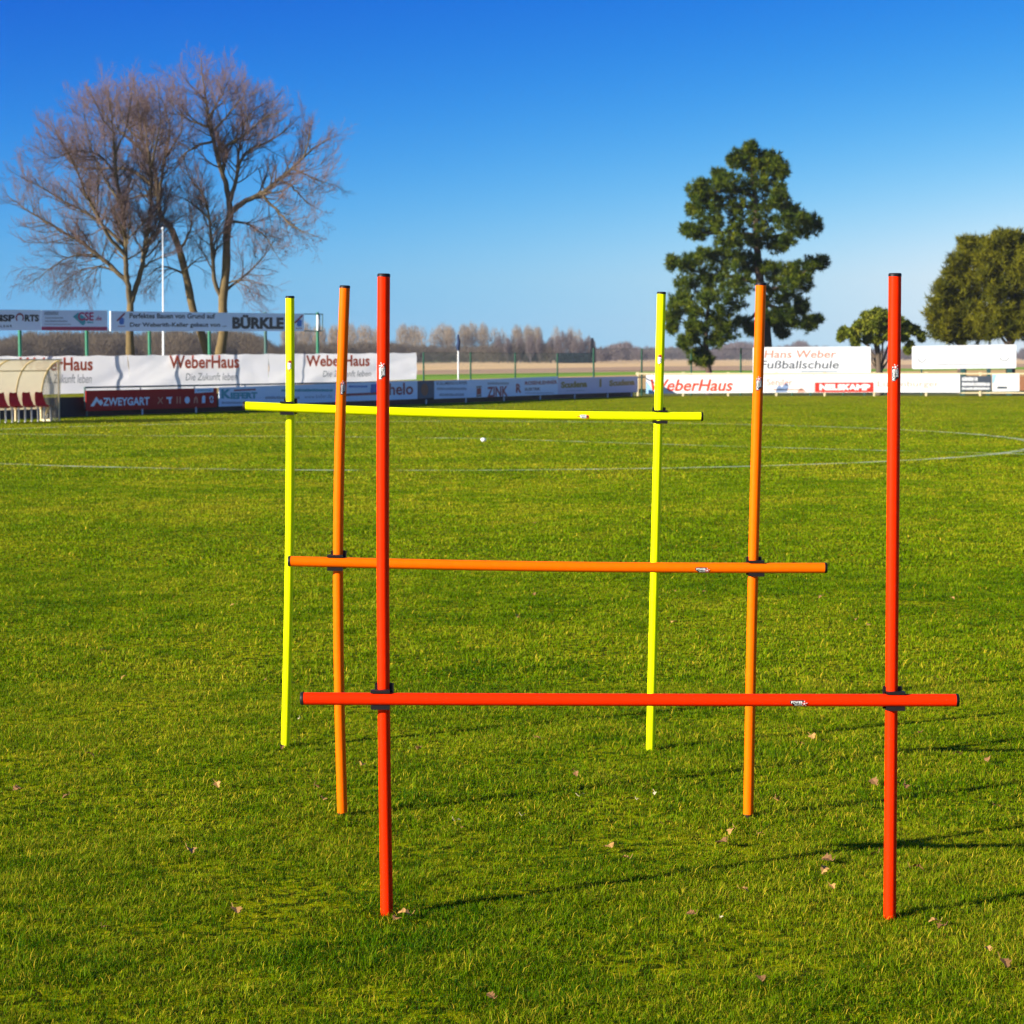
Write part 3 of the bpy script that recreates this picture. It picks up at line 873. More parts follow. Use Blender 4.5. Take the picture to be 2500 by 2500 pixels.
def board(pl, q, m, label, th=0.012, d=0.035, name='advertising_board', group=None, nu=1, wrinkle=0, cat='sign', part='panel', seed=0):
    c = pl.sz(*q[3]); p = pl.P(c[0], c[1], d)
    t = thing(name, p, label, cat, group)
    panel(pl, q, th, part, m, t, d, nu, wrinkle, seed)
    return t
GL = 'advertising boards on the left barrier'
D1 = 0.039
t = board(LEFT, [(207, 953.5), (527, 947), (527, 994), (207, 1004)], M['board_red'], 'dark red board reading ZWEYGART with a row of small tool symbols', group=GL)
lettering(LEFT, 'ZWEYGART', 248, 971, 362, 991, M['board_pale'], t, D1, 0.03, dy=-2)
patch(LEFT, [(217, 992), (232, 968), (239, 978), (244, 975), (249, 984), (243, 991), (236, 984), (233, 980), (226, 992)], M['board_pale'], t, D1, 'emblem')
dd = D1
for i, (x, kind) in enumerate(((388, 'x'), (411, 't'), (433, 'ii'), (454, 'o'), (475, 'a'), (494, 'b'), (513, 's'))):
    y = 978 - (x - 388) * 0.02
    if kind == 'x':
        patch(LEFT, [(x - 6, y - 8), (x - 4, y - 9), (x + 7, y + 7), (x + 5, y + 8)], M['ink_palered'], t, dd, 'tool_symbol')
        patch(LEFT, [(x + 5, y - 9), (x + 7, y - 7), (x - 5, y + 8), (x - 7, y + 7)], M['ink_palered'], t, dd + .003, 'tool_symbol')
    elif kind == 't':
        patch(LEFT, [(x - 8, y - 8), (x + 6, y - 9), (x + 5, y - 3), (x + 3, y - 3), (x + 3, y + 8), (x - 1, y + 8), (x - 2, y - 3), (x - 8, y - 4)], M['board_pale'], t, dd, 'tool_symbol')
    elif kind == 'ii':
        patch(LEFT, [(x - 5, y - 9), (x - 2, y - 9), (x - 2, y + 8), (x - 5, y + 8)], M['ink_palered'], t, dd, 'tool_symbol')
        patch(LEFT, [(x + 2, y - 9), (x + 5, y - 9), (x + 5, y + 8), (x + 2, y + 8)], M['ink_palered'], t, dd, 'tool_symbol')
    elif kind == 'o':
        disc(LEFT, x, y, 6.5, 8.5, M['board_pale'], t, dd, 'tool_symbol')
    elif kind == 'a':
        patch(LEFT, [(x - 5, y + 8), (x - 4, y - 5), (x, y - 9), (x + 4, y - 5), (x + 5, y + 8), (x + 2, y + 8), (x + 1, y - 2), (x - 1, y - 2), (x - 2, y + 8)], M['ink_palered'], t, dd, 'tool_symbol')
    elif kind == 'b':
        patch(LEFT, [(x - 4, y - 7), (x - 2, y - 10), (x + 3, y - 10), (x + 4, y - 7), (x + 4, y + 8), (x - 4, y + 8)], M['board_pale'], t, dd, 'tool_symbol')
    else:
        disc(LEFT, x, y - 4, 5, 5, M['board_pale'], t, dd, 'tool_symbol', -60, 230, 0.5)
        disc(LEFT, x + 1, y + 4, 4, 4, M['board_pale'], t, dd, 'tool_symbol', 120, 420, 0.4)
patch(LEFT, [(472, 948), (518, 946.5), (518, 957), (472, 960)], M['board_pale'], t, D1, 'small_plate')
dashes(LEFT, [(478, 512, 951, 954)], M['ink_teal'], t, D1 + .003, 3)
t = board(LEFT, [(532, 946), (819.5, 936), (819.5, 981), (532, 993)], M['board_pale'], 'white board with teal lettering starting with a large K', group=GL)
lettering(LEFT, 'K', 537, 950, 562, 973, M['ink_teal'], t, D1, 0.06)
lettering(LEFT, 'IEFERT', 560, 958, 625, 974, M['ink_teal'], t, D1, 0.06, dy=-1)
patch(LEFT, [(568, 951), (621, 949), (621, 953), (568, 955)], M['ink_maroon'], t, D1)
dashes(LEFT, [(538, 620, 980, 986)], M['ink_lightgrey'], t, D1, 4)
dashes(LEFT, [(684, 810, 949, 956)], M['ink_teal'], t, D1, 5)
dashes(LEFT, [(645, 728, 967, 974)], M['ink_lightgrey'], t, D1, 6)
lettering(LEFT, 'www.keller.de', 740, 964, 808, 973, M['ink_lightgrey'], t, D1, 0.0, dy=-2)
t = board(LEFT, [(820, 936), (1016.5, 929), (1016.5, 974), (820, 981)], M['board_pale'], 'white board reading helo in red beside a blue square', group=GL)
lettering(LEFT, 'helo', 947, 936, 1006, 965, M['ink_maroon'], t, D1, 0.02, dy=-2)
patch(LEFT, [(903, 938), (920, 937), (920, 958), (901, 960)], M['ink_blue'], t, D1, 'emblem')
patch(LEFT, [(822, 962), (934, 957), (934, 963), (822, 968)], M['ink_maroon'], t, D1)
dashes(LEFT, [(848, 894, 941, 946)], M['ink_blue'], t, D1, 8)
t = board(LEFT, [(1017, 930), (1057.6, 928.5), (1057.6, 971), (1017, 974)], M['board_grey'], 'narrow blank grey panel with a brown stain between two white boards', group=GL)
disc(LEFT, 1034, 951, 9, 15, M['board_brown'], t, D1, 'stain')
t = board(LEFT, [(1058, 930.5), (1142.7, 927), (1142.7, 971), (1058, 974)], M['board_pale'], 'white board headed by one dark grey line of capitals', group=GL)
lettering(LEFT, 'VOLLMERSDORFER', 1062, 932.5, 1138, 940, M['ink_grey'], t, D1, 0.01, dy=-2)
dashes(LEFT, [(1064, 1136, 946, 952), (1070, 1130, 960, 967)], M['ink_lightgrey'], t, D1, 9)
t = board(LEFT, [(1143, 927), (1254.7, 923), (1254.7, 967), (1143, 971)], M['board_pale'], 'pale blue board reading ZINK in red letters', group=GL)
lettering(LEFT, 'ZINK', 1187, 945, 1237, 970, M['ink_maroon'], t, D1, 0.03, dy=-3)
patch(LEFT, [(1161, 948), (1172, 947), (1172, 963), (1161, 964)], M['ink_maroon'], t, D1, 'emblem')
patch(LEFT, [(1160, 943), (1173, 942), (1173, 946), (1160, 947)], M['ink_grey'], t, D1, 'emblem')
patch(LEFT, [(1160, 965), (1173, 964), (1173, 968), (1160, 969)], M['ink_grey'], t, D1, 'emblem')
dashes(LEFT, [(1188, 1240, 933, 939)], M['ink_lightgrey'], t, D1, 10)
t = board(LEFT, [(1255, 923), (1359.7, 919), (1359.7, 963), (1255, 967)], M['board_pale'], 'white board reading ROSENLEHNER beside a dark red letter R', group=GL)
lettering(LEFT, 'R', 1257, 937, 1270, 959, M['ink_maroon'], t, D1, 0.04)
lettering(LEFT, 'ROSENLEHNER', 1279, 931, 1358, 940, M['ink_maroon'], t, D1, 0.03, dy=-3)
lettering(LEFT, 'ELEKTRIK', 1279, 947, 1317, 954, M['ink_grey'], t, D1, 0.03, dy=-1)
dashes(LEFT, [(1280, 1350, 958, 961)], M['ink_lightgrey'], t, D1, 11)
t = board(LEFT, [(1360, 922), (1555, 918.5), (1555, 957), (1360, 963)], M['board_lilac'], 'lilac grey board with the same olive green word printed twice', group=GL)
lettering(LEFT, 'Scudena', 1367, 932, 1431, 948, M['ink_olive'], t, D1, 0.06, dy=-3)
lettering(LEFT, 'Scudena', 1485, 928, 1547, 943, M['ink_olive'], t, D1, 0.06, dy=-3)
patch(LEFT, [(1461, 926), (1466, 924), (1466, 944), (1461, 946)], M['ink_olive'], t, D1, 'emblem')
dashes(LEFT, [(1380, 1425, 952, 954.5)], M['ink_lightgrey'], t, D1, 12)

# ------------------------------------------------------------------ big banners behind the left barrier
BAN = LEFT.off(-2.0)
DB = 0.004
GB = 'large white banners hung behind the left barrier'
banq = [([(-150, 870), (311, 867), (311, 956.5), (-150, 972)], 'creased white banner behind the dugout, reading WeberHaus', ((40, 220), (873, 906), (96, 217), (914, 936)), 0.0),
        ([(312, 867), (655, 863.5), (655, 942), (312, 956.5)], 'creased white banner reading WeberHaus, left of the yellow pole', ((407, 578), (868, 900), (447, 573), (911, 929)), 0.0),
        ([(656, 863.5), (1016, 861), (1016, 926), (656, 942)], 'creased white banner reading WeberHaus, behind the orange and red poles', ((741, 897), (867.5, 895), (782, 900), (905, 920)), 0.0)]
for i, (q, lab, (hx, hy, tx, ty), _) in enumerate(banq):
    t = board(BAN, q, M['banner'], lab, 0.003, 0.0, 'banner', GB, 110, 0.024, 'banner', 'cloth', 20 + i)  # real creases in the cloth, shaped to suggest soft tree shadows as well
    lettering(BAN, 'WeberHaus', hx[0], hy[0], hx[1], hy[1], M['banner_ink'], t, 0.085, 0.028, dy=-1)
    lettering(BAN, 'Die Zukunft leben', tx[0], ty[0], tx[1], ty[1], M['banner_ink_grey'], t, 0.085, 0.0, 0.15, dy=-1)

# ------------------------------------------------------------------ raised billboards on green posts
BIL = LEFT.off(-2.35)
GBB = 'raised billboards on green posts'
def bpost(px, top, parent, m='post_green'):
    p = BIL.P(BIL.s_of(px), 0, -0.06)
    z = BIL.sz(px, top)[1]
    mb = MB(); post_z(mb, p, 0, z, 0.043, 10)
    mb.build('post', M[m], parent)
t = board(BIL, [(-170, 754), (100, 757), (100, 806.5), (-170, 806)], M['board_pale'], 'raised pale blue billboard cut by the left edge with black sports lettering', 0.03, 0.0, 'billboard', GBB)
lettering(BIL, 'TEAMSP', -70, 768, 36, 785, M['ink_black'], t, 0.004, 0.05)
lettering(BIL, 'RTS', 60, 768, 95, 785, M['ink_black'], t, 0.004, 0.05)
disc(BIL, 48, 776, 10, 12, M['ink_maroon'], t, 0.004, 'emblem', -40, 220, 0.68)
patch(BIL, [(40, 769), (44, 765), (52, 765), (56, 769)], M['ink_maroon'], t, 0.007, 'emblem')
lettering(BIL, 'L A H R', 1, 793, 29, 799, M['ink_black'], t, 0.004, 0.02)
bpost(54, 757, t)
t = board(BIL, [(101, 757), (262, 758), (262, 807.5), (101, 806.5)], M['board_pale'], 'raised billboard reading CSE over a teal diamond above a maroon strip', 0.03, 0.0, 'billboard', GBB)
patch(BIL, [(178, 773), (190, 763), (209, 776), (208, 790), (202, 795)], M['ink_teal'], t, 0.004, 'emblem')
lettering(BIL, 'CSE', 190, 762, 228, 783, M['ink_magenta'], t, 0.007, 0.03)
lettering(BIL, '.de', 232, 772, 248, 782, M['ink_magenta'], t, 0.004, 0.02)
dashes(BIL, [(108, 142, 760, 769), (110, 154, 774, 778), (110, 164, 782, 786), (108, 173, 790, 793)], M['ink_lightgrey'], t, 0.004, 21)
dashes(BIL, [(212, 228, 785, 789)], M['ink_teal'], t, 0.004, 22)
patch(BIL, [(101, 797.5), (262, 798), (262, 807), (101, 806.3)], M['ink_magenta'], t, 0.004, 'printed_strip')
dashes(BIL, [(106, 256, 800.5, 803.5)], M['ink_maroon'], t, 0.007, 23)
bpost(217, 757, t)
t = board(BIL, [(270, 759.5), (742, 766), (742, 808.5), (270, 808)], M['board_pale'], 'long raised billboard reading BÜRKLE in heavy black capitals', 0.03, 0.0, 'billboard', GBB)
lettering(BIL, 'Perfektes Bauen von Grund auf', 316, 764.5, 525, 777, M['ink_black'], t, 0.004, 0.025, dy=1)
lettering(BIL, 'Der Weberith-Keller gebaut von ...', 317, 787.5, 553, 801, M['ink_black'], t, 0.004, 0.025, dy=0)
lettering(BIL, 'BÜRKLE', 567, 768, 693, 803, M['ink_black'], t, 0.004, 0.055, dy=1)
for ox, oy in ((0, 0), (434, 5)):
    patch(BIL, [(291 + ox, 776 + oy), (297 + ox, 774 + oy), (303 + ox, 778 + oy), (302 + ox, 791 + oy), (296 + ox, 793 + oy), (291 + ox, 790 + oy)], M['ink_blue'], t, 0.004, 'emblem')
    patch(BIL, [(284 + ox, 782 + oy), (300 + ox, 766 + oy), (306 + ox, 762 + oy), (304 + ox, 768 + oy), (286 + ox, 785 + oy)], M['ink_maroon'], t, 0.007, 'emblem')
    patch(BIL, [(287 + ox, 796 + oy), (305 + ox, 796 + oy), (305 + ox, 797.5 + oy), (287 + ox, 797.5 + oy)], M['ink_maroon'], t, 0.004, 'emblem')
mb = MB()
for a, b in (((742, 766.5), (789, 767)), ((742, 808), (789, 808.5)), ((788, 766.5), (788, 808.5)), ((781, 767), (781, 808))):
    mb.tube([BIL.at(a[0], a[1], -0.01), BIL.at(b[0], b[1], -0.01)], 0.014, 8)
mb.build('empty_frame', M['rail_green'], t)
mb = MB(); mb.tube([BIL.at(775.5, 769, 0.0), BIL.at(775, 788, 0.02), BIL.at(775.5, 807, 0.0)], [0.03, 0.045, 0.03], 8)
mb.build('rolled_sheet', M['white_post'], t)
for px in (370, 516, 653, 780):
    bpost(px, 762, t, 'post_green' if px != 653 else 'rail_green')

pole_pl = LEFT.off(-4.2)
p = pole_pl.P(pole_pl.s_of(399), 0)
zt = pole_pl.sz(401, 560)[1]
t = thing('flagpole', p, 'tall thin white pole in front of the bare trees behind the billboards', 'pole')
mb = MB(); mb.tube([(p.x, p.y, -0.1), (p.x, p.y, 1.5), (p.x + .02, p.y, zt)], [0.034, 0.032, 0.011], 10); mb.build('shaft', M['white_pole'], t)
mb = MB(); mb.tube([(p.x, p.y, -.1), (p.x, p.y, 0.16)], 0.06, 10); mb.build('base_sleeve', M['rail_green'], t)
mb = MB(); mb.tube([(p.x + .02, p.y, zt), (p.x + .02, p.y, zt + .03), (p.x + .02, p.y, zt + .06)], [0.02, 0.035, 0.008], 10); mb.build('finial', M['white_pole'], t)

# small club flag, furled on a white pole
p = at(1119, 926, 70.5); p.z = 0
t = thing('flag', p, 'furled dark blue flag hanging on a thin white pole beyond the boards', 'flag')
zf0, zf1 = at(1119, 857, 70.5).z, at(1119, 816, 70.5).z
mb = MB(); mb.tube([(p.x, p.y, -.1), (p.x, p.y, zf1 - .03)], 0.026, 8); mb.build('pole', M['white_pole'], t)
mb = MB()
npt = 9
mb.tube([(p.x - .012 * math.sin(i * 1.3), p.y - .02, zf1 - (zf1 - zf0) * i / (npt - 1)) for i in range(npt)],
        [0.02, 0.035, 0.045, 0.055, 0.06, 0.065, 0.065, 0.055, 0.02], 9)
mb.build('cloth', M['flag'], t)

# ------------------------------------------------------------------ dugout
DUG = LEFT.off(1.25)
def dugout():
    uR = DUG.s_of(98)                                     # right-hand rear corner
    O = DUG.P(uR, 0)
    t = thing('dugout', (O.x, O.y, 0), 'curved beige dugout with red seats at the left edge of the pitch', 'dugout')
    dep = 0.56; H = 1.30
    prof = [(0.0, 0.0), (0.0, 0.25), (0.01, 0.48), (0.04, 0.70), (0.10, 0.90), (0.20, 1.08), (0.33, 1.21), (0.47, 1.28), (0.58, 1.305)]
    sp_ = 0.80
    us = [uR - i * sp_ for i in range(5)]
    for u in us:
        mb = MB(); mb.tube([DUG.P(u, z, v) for v, z in prof], 0.022, 8); mb.build('rib', M['cream'], t)
    mb = MB()
    V = []
    for u in (us[0], us[-1]):
        V += [DUG.P(u, z, v) for v, z in prof[1:]]
    k = len(prof) - 1
    V += [q - DUG.n * 0.006 for q in V[:2 * k]]
    Fc = [[i, i + 1, k + i + 1, k + i] for i in range(k - 1)] + [[2 * k + i, 3 * k + i, 3 * k + i + 1, 2 * k + i + 1] for i in range(k - 1)]
    mb.add(V, Fc, 0, True); mb.build('roof_panel', M['poly_roof'], t)
    for v, z in ((0.20, 1.07), (0.58, 1.305)):
        mb = MB(); mb.tube([DUG.P(us[0], z, v), DUG.P(us[-1], z, v)], 0.013, 8); mb.build('purlin', M['cream'], t)
    for u in (us[0], us[-1]):
        mb = MB()
        P = [DUG.P(u + 0.012, z, v) for v, z in prof] + [DUG.P(u + 0.012, 0.0, 0.50)]
        mb.add(P, [list(range(len(P)))]); mb.build('side_panel', M['poly_side'], t)
        mb = MB(); mb.tube([DUG.P(u, 0, 0.50), DUG.P(u, 1.28, 0.50)], 0.014, 8); mb.build('front_post', M['cream'], t)
    mb = MB(); mb.tube([DUG.P(us[0] - .05, 0.33, 0.28), DUG.P(us[0] - .05, 0.17, 0.18), DUG.P(us[0] - .05, 0.02, 0.12)], 0.018, 6); mb.build('brace', M['cream'], t)
    mb = MB(); mb.box(DUG.P(us[0] - .1, 0.0, 0.10), DUG.e * 0.1, DUG.n * 0.22, Vector((0, 0, .04))); mb.build('foot_plate', M['cream'], t)
    # seats
    for i in range(6):
        u = us[0] - 0.22 - i * 0.40
        mb = MB()
        sec = [(0.15, 0.62, 0.10), (0.14, 0.60, 0.115), (0.16, 0.45, 0.14), (0.20, 0.345, 0.165), (0.27, 0.315, 0.175), (0.36, 0.325, 0.17), (0.41, 0.335, 0.15)]
        V = []
        for v, z, hw in sec:
            V += [DUG.P(u - hw, z + 0.01, v), DUG.P(u, z - 0.01, v), DUG.P(u + hw, z + 0.01, v)]
        n_ = len(V)
        V += [q + Vector((0, 0, -.012)) - DUG.n * 0.012 for q in V]
        Fc = []
        for a in range(len(sec) - 1):
            for b in range(2):
                k = a * 3 + b
                Fc += [[k, k + 1, k + 4, k + 3], [n_ + k, n_ + k + 3, n_ + k + 4, n_ + k + 1]]
        mb.add(V, Fc, 0, True)
        so = mb.build('seat', M['seat_red'], t)
        for du, dv in ((-0.10, 0.20), (0.10, 0.20), (-0.10, 0.36), (0.10, 0.36)):
            mb = MB(); mb.tube([DUG.P(u + du, 0, dv), DUG.P(u + du, 0.325, dv)], 0.012, 6); mb.build('leg', M['white_post'], so)
dugout()

# ------------------------------------------------------------------ right-hand barrier and boards
O = RIGHT.P(RIGHT.s_of(1552), 0)
bar_r = thing('barrier_rail', (O.x, O.y, 0), 'cream barrier rail with square posts along the far right side of the pitch', 'barrier')
ua, ub = RIGHT.s_of(1552), RIGHT.s_of(2700)
zr = RIGHT.sz(2000, 912.5)[1]
mb = MB(); mb.box(RIGHT.P(ua, zr - 0.022, -0.03), RIGHT.e * (ub - ua), RIGHT.n * 0.06, Vector((0, 0, .05))); mb.build('rail', M['cream'], bar_r)
mb = MB(); mb.box(RIGHT.P(RIGHT.s_of(2343), 0.085, -0.02), RIGHT.e * (ub - RIGHT.s_of(2343)), RIGHT.n * 0.03, Vector((0, 0, .05))); mb.build('rail', M['cream'], bar_r)
for px in (1557, 1668, 1778, 1896, 2014, 2135, 2262, 2394, 2520, 2645):
    u = RIGHT.s_of(px)
    mb = MB()
    mb.box(RIGHT.P(u - .03, -0.05, 0.031), RIGHT.e * 0.06, RIGHT.n * -0.065, Vector((0, 0, zr + 0.08)))
    mb.box(RIGHT.P(u - .045, zr + 0.032, 0.04), RIGHT.e * 0.09, RIGHT.n * -0.085, Vector((0, 0, .022)))
    mb.build('post', M['cream'], bar_r)
GR = 'advertising boards on the far right barrier'
D2 = 0.045; D3 = D2 + 0.004
t = board(RIGHT, [(1577, 915.5), (1841, 914.5), (1841, 959), (1577, 961)], M['board_white'], 'white board reading WeberHaus in red letters, behind the right yellow pole', d=D2, group=GR)
lettering(RIGHT, 'WeberHaus', 1588, 926, 1789, 955, M['ink_red'], t, D3, 0.02, 0.25)
patch(RIGHT, [(1577, 930), (1596, 956), (1596, 961), (1577, 961)], M['board_sky'], t, D3, 'turned_corner')
t = board(RIGHT, [(1842, 914.5), (1986, 914), (1986, 958.5), (1842, 959)], M['board_white'], 'white board with faint red lettering and dusty blue figures behind the right orange pole', d=D2, group=GR)
lettering(RIGHT, 'Seniler', 1872, 925, 1934, 941, M['ink_palered'], t, D3, 0.0)
dashes(RIGHT, [(1888, 1962, 949, 953)], M['ink_faintred'], t, D3, 31)
patch(RIGHT, [(1893, 958), (1897, 944), (1903, 940), (1908, 946), (1915, 938), (1921, 934), (1925, 945), (1920, 957)], M['ink_dustyblue'], t, D3, 'printed_figure')
patch(RIGHT, [(1946, 958), (1950, 950), (1957, 947), (1968, 957)], M['ink_faintred'], t, D3, 'printed_figure')
patch(RIGHT, [(1843, 951), (1844, 930), (1850, 926), (1853, 934), (1849, 940), (1851, 952)], M['ink_brown'], t, D3, 'printed_figure')
t = board(RIGHT, [(1987, 914), (2137, 913.5), (2137, 958), (1987, 958.5)], M['board_white'], 'white board with a bright red field reading NELSKAMP', d=D2, group=GR)
patch(RIGHT, [(1989, 934), (2132, 933.5), (2132, 957), (1989, 957.5)], M['board_red_bright'], t, D3, 'red_field')
lettering(RIGHT, 'NELSKAMP', 2000, 937.5, 2124, 953, M['ink_white'], t, D3 + .003, 0.07)
t = board(RIGHT, [(2138, 913.5), (2343, 913), (2343, 958.5), (2138, 958)], M['board_white'], 'plain white board with widely spaced pale red lettering behind the right red pole', d=D2, group=GR)
lettering(RIGHT, 'Luxenburger', 2142, 930, 2292, 948, M['ink_faintred'], t, D3, 0.0)
t = board(RIGHT, [(2344, 918), (2420, 918), (2420, 953.5), (2344, 953.5)], M['board_navy'], 'small slate board packed with three lines of white print', d=D2, group=GR)
dashes(RIGHT, [(2348, 2376, 920, 930), (2378, 2386, 921, 930), (2348, 2416, 933, 942), (2348, 2416, 945, 951.5)], M['ink_white'], t, D3, 33)
t = board(RIGHT, [(2422, 914), (2488, 912), (2488, 955), (2422, 956)], M['board_white'], 'small white and sky blue board at the right end of the row', d=D2, group=GR)
patch(RIGHT, [(2422, 915), (2432, 914), (2426, 934), (2422, 936)], M['board_sky'], t, D3, 'printed_patch')
patch(RIGHT, [(2434, 943.5), (2458, 944), (2458, 949), (2434, 949)], M['board_navy'], t, D3, 'printed_patch')
t = board(RIGHT, [(2489, 918), (2640, 918), (2640, 953.5), (2489, 953.5)], M['board_brown'], 'blank brown board cut off by the right edge', d=D2, group=GR)

# white boards standing behind the right barrier
BK = RIGHT.off(-3.0)
def round_board(q, label, name, r=4.0, feet=(), d=0.0):
    (x0, y0), (x1, y1), (x2, y2), (x3, y3) = q
    pts = []
    for (cx, cy, a0) in ((x0 + r, y0 + r, 180), (x1 - r, y1 + r, 270), (x2 - r, y2 - r, 0), (x3 + r, y3 - r, 90)):
        for i in range(5):
            a = R(a0 + i * 22.5)
            pts.append((cx + r * math.cos(a), cy + r * math.sin(a)))
    g0 = BK.sz((x0 + x1) / 2, y3); p = BK.P(g0[0], 0)
    t = thing(name, p, label, 'sign')
    fr = [BK.at(a, b, 0.0) for a, b in pts]; bk = [BK.at(a, b, 0.0) - BK.n * 0.03 for a, b in pts]
    n = len(pts)
    mb = MB(); mb.add(fr + bk, [list(range(n))[::-1], list(range(n, 2 * n))] + [[i, (i + 1) % n, n + (i + 1) % n, n + i] for i in range(n)])
    mb.build('panel', M['board_white'], t)
    for px, wd in feet:
        u = BK.s_of(px); z = BK.sz(px, y3 - 6)[1]
        mb = MB(); mb.box(BK.P(u - wd / 2, -0.1, -0.035), BK.e * wd, BK.n * -0.05, Vector((0, 0, z + 0.1))); mb.build('post', M['rail_green'], t)
    return t
t = round_board([(1838, 848), (2126, 846), (2126, 911), (1838, 913)], 'white board reading Hans Weber Fußballschule behind the right orange pole', 'advertising_board', 3.0, ((1850, .08), (1980, .08), (2112, .08)))
lettering(BK, 'Hans Weber', 1866, 855, 2042, 874, M['ink_palered'], t, 0.004, 0.01, 0.12)
lettering(BK, 'Fußballschule', 1856, 880, 2048, 900, M['ink_grey'], t, 0.004, 0.012, 0.12)
dashes(BK, [(1956, 2044, 905, 909)], M['ink_lightgrey'], t, 0.004, 41)
t = round_board([(2227, 845), (2481, 841), (2481, 899), (2227, 901)], 'blank white board with two thin smile shaped curves near the right edge', 'advertising_board', 4.0, ((2251, .05), (2352, .17), (2415, .14), (2466, .18)))
for cx, cy, rx in ((2250.5, 875, 9.5), (2452, 872, 11)):
    disc(BK, cx, cy, rx, 10, M['ink_grey'], t, 0.004, 'smile_curve', 185, 355, 0.84)
    disc(BK, cx, cy - 8, rx * 1.6, 17, M['ink_faint'], t, 0.004, 'faint_ring', 10, 170, 0.93)
dashes(BK, [(2288, 2412, 888, 891.5)], M['ink_faint'], t, 0.004, 42)

# wire fence on green posts beyond the boards
WF = [(1034, 860, 71.0), (1149, 860, 74.5), (1258, 861, 78.0), (1361, 862, 81.0), (1449.6, 850, 83.5), (1567, 851, 84.5), (1688, 851, 84.5), (1809, 850, 84.5), (1935, 851, 84.5), (2060, 851, 84.5), (2190, 851, 84.5)]
p = at(1034, 900, 71.0)
t = thing('wire_fence', (p.x, p.y, 0), 'green wire fence on thin posts between the boards and the stubble field', 'fence')
tops = []
for px, py, Y in WF:
    q = at(px, py, Y); tops.append(q)
    mb = MB(); mb.tube([(q.x, q.y, -0.15), (q.x, q.y, q.z)], 0.035 if px > 1400 else 0.028, 8)
    mb.build('post', M['fence_green'], t)
mb = MB()
for a, b in zip(tops, tops[1:]):
    zt = min(a.z, b.z) - 0.02
    for z in (0.1, zt * .5, zt):
        mb.tube([(a.x, a.y, z), (b.x, b.y, z)], 0.006, 4, cap=False)
    n = int((Vector(b[:2]) - Vector(a[:2])).length / 0.10)
    for i in range(1, n):
        q = a.lerp(b, i / n)
        mb.tube([(q.x, q.y, 0), (q.x, q.y, zt)], 0.0022, 3, cap=False)
mb.build('wire_panel', M['fence_green'], t)

p = at(2415, 900, 92.0)
t = thing('metal_pole', (p.x, p.y, 0), 'pale grey metal pole seen under the juniper crowns at the right', 'pole')
zt = at(2415, 700, 92.0).z
mb = MB(); mb.tube([(p.x, p.y, -.15), (p.x, p.y, zt)], [0.06, 0.045], 10); mb.build('shaft', M['white_pole'], t)
mb = MB(); mb.tube([(p.x, p.y, zt), (p.x, p.y, zt + .03)], 0.058, 10); mb.build('cap', M['rail_green'], t)

# ------------------------------------------------------------------ bare trees
def catmull(P, step):
    P = [Vector(p) for p in P]
    Q = [P[0] * 2 - P[1]] + P + [P[-1] * 2 - P[-2]]
    out = []
    for i in range(1, len(Q) - 2):
        n = max(2, int((Q[i + 1] - Q[i]).length / step))
        for k in range(n):
            t = k / n
            a, b, c, d = Q[i - 1], Q[i], Q[i + 1], Q[i + 2]
            out.append(0.5 * ((2 * b) + (c - a) * t + (2 * a - 5 * b + 4 * c - d) * t * t + (3 * b - a - 3 * c + d) * t ** 3))
    out.append(P[-1])
    return out
class TubeNP:
    def __init__(s): s.V = []; s.L = []; s.S = []; s.nv = 0; s.nl = 0
    def tube(s, pts, rads, n):
        P = np.array([tuple(p) for p in pts]); r = np.array(rads)
        T = np.empty_like(P); T[1:-1] = P[2:] - P[:-2]; T[0] = P[1] - P[0]; T[-1] = P[-1] - P[-2]
        T /= np.linalg.norm(T, axis=1, keepdims=True) + 1e-9
        ref = np.array([0.13, 0.97, 0.2])
        U = np.cross(T, ref); U /= np.linalg.norm(U, axis=1, keepdims=True) + 1e-9
        Wv = np.cross(U, T)
        a = np.arange(n) * 2 * np.pi / n
        V = P[:, None] + (U[:, None] * np.cos(a)[None, :, None] + Wv[:, None] * np.sin(a)[None, :, None]) * r[:, None, None]
        m = len(P)
        i = np.arange(m - 1)[:, None]; k = np.arange(n)[None]
        k2 = (k + 1) % n
        q = np.stack([i * n + k, i * n + k2, (i + 1) * n + k2, (i + 1) * n + k], -1).reshape(-1, 4) + s.nv
        s.V.append(V.reshape(-1, 3)); s.L.append(q.ravel()); s.S.append(np.arange(len(q)) * 4 + s.nl)
        s.nv += m * n; s.nl += q.size
    def build(s, name, m, parent, smooth=True):
        return np_mesh(name, np.concatenate(s.V), np.concatenate(s.L), np.concatenate(s.S), None, m, None, parent, smooth=smooth)

def rand_perp(d, rs):
    v = Vector((rs.gauss(0, 1), rs.gauss(0, 1), rs.gauss(0, 1)))
    v = v - d * v.dot(d)
    return v.normalized()

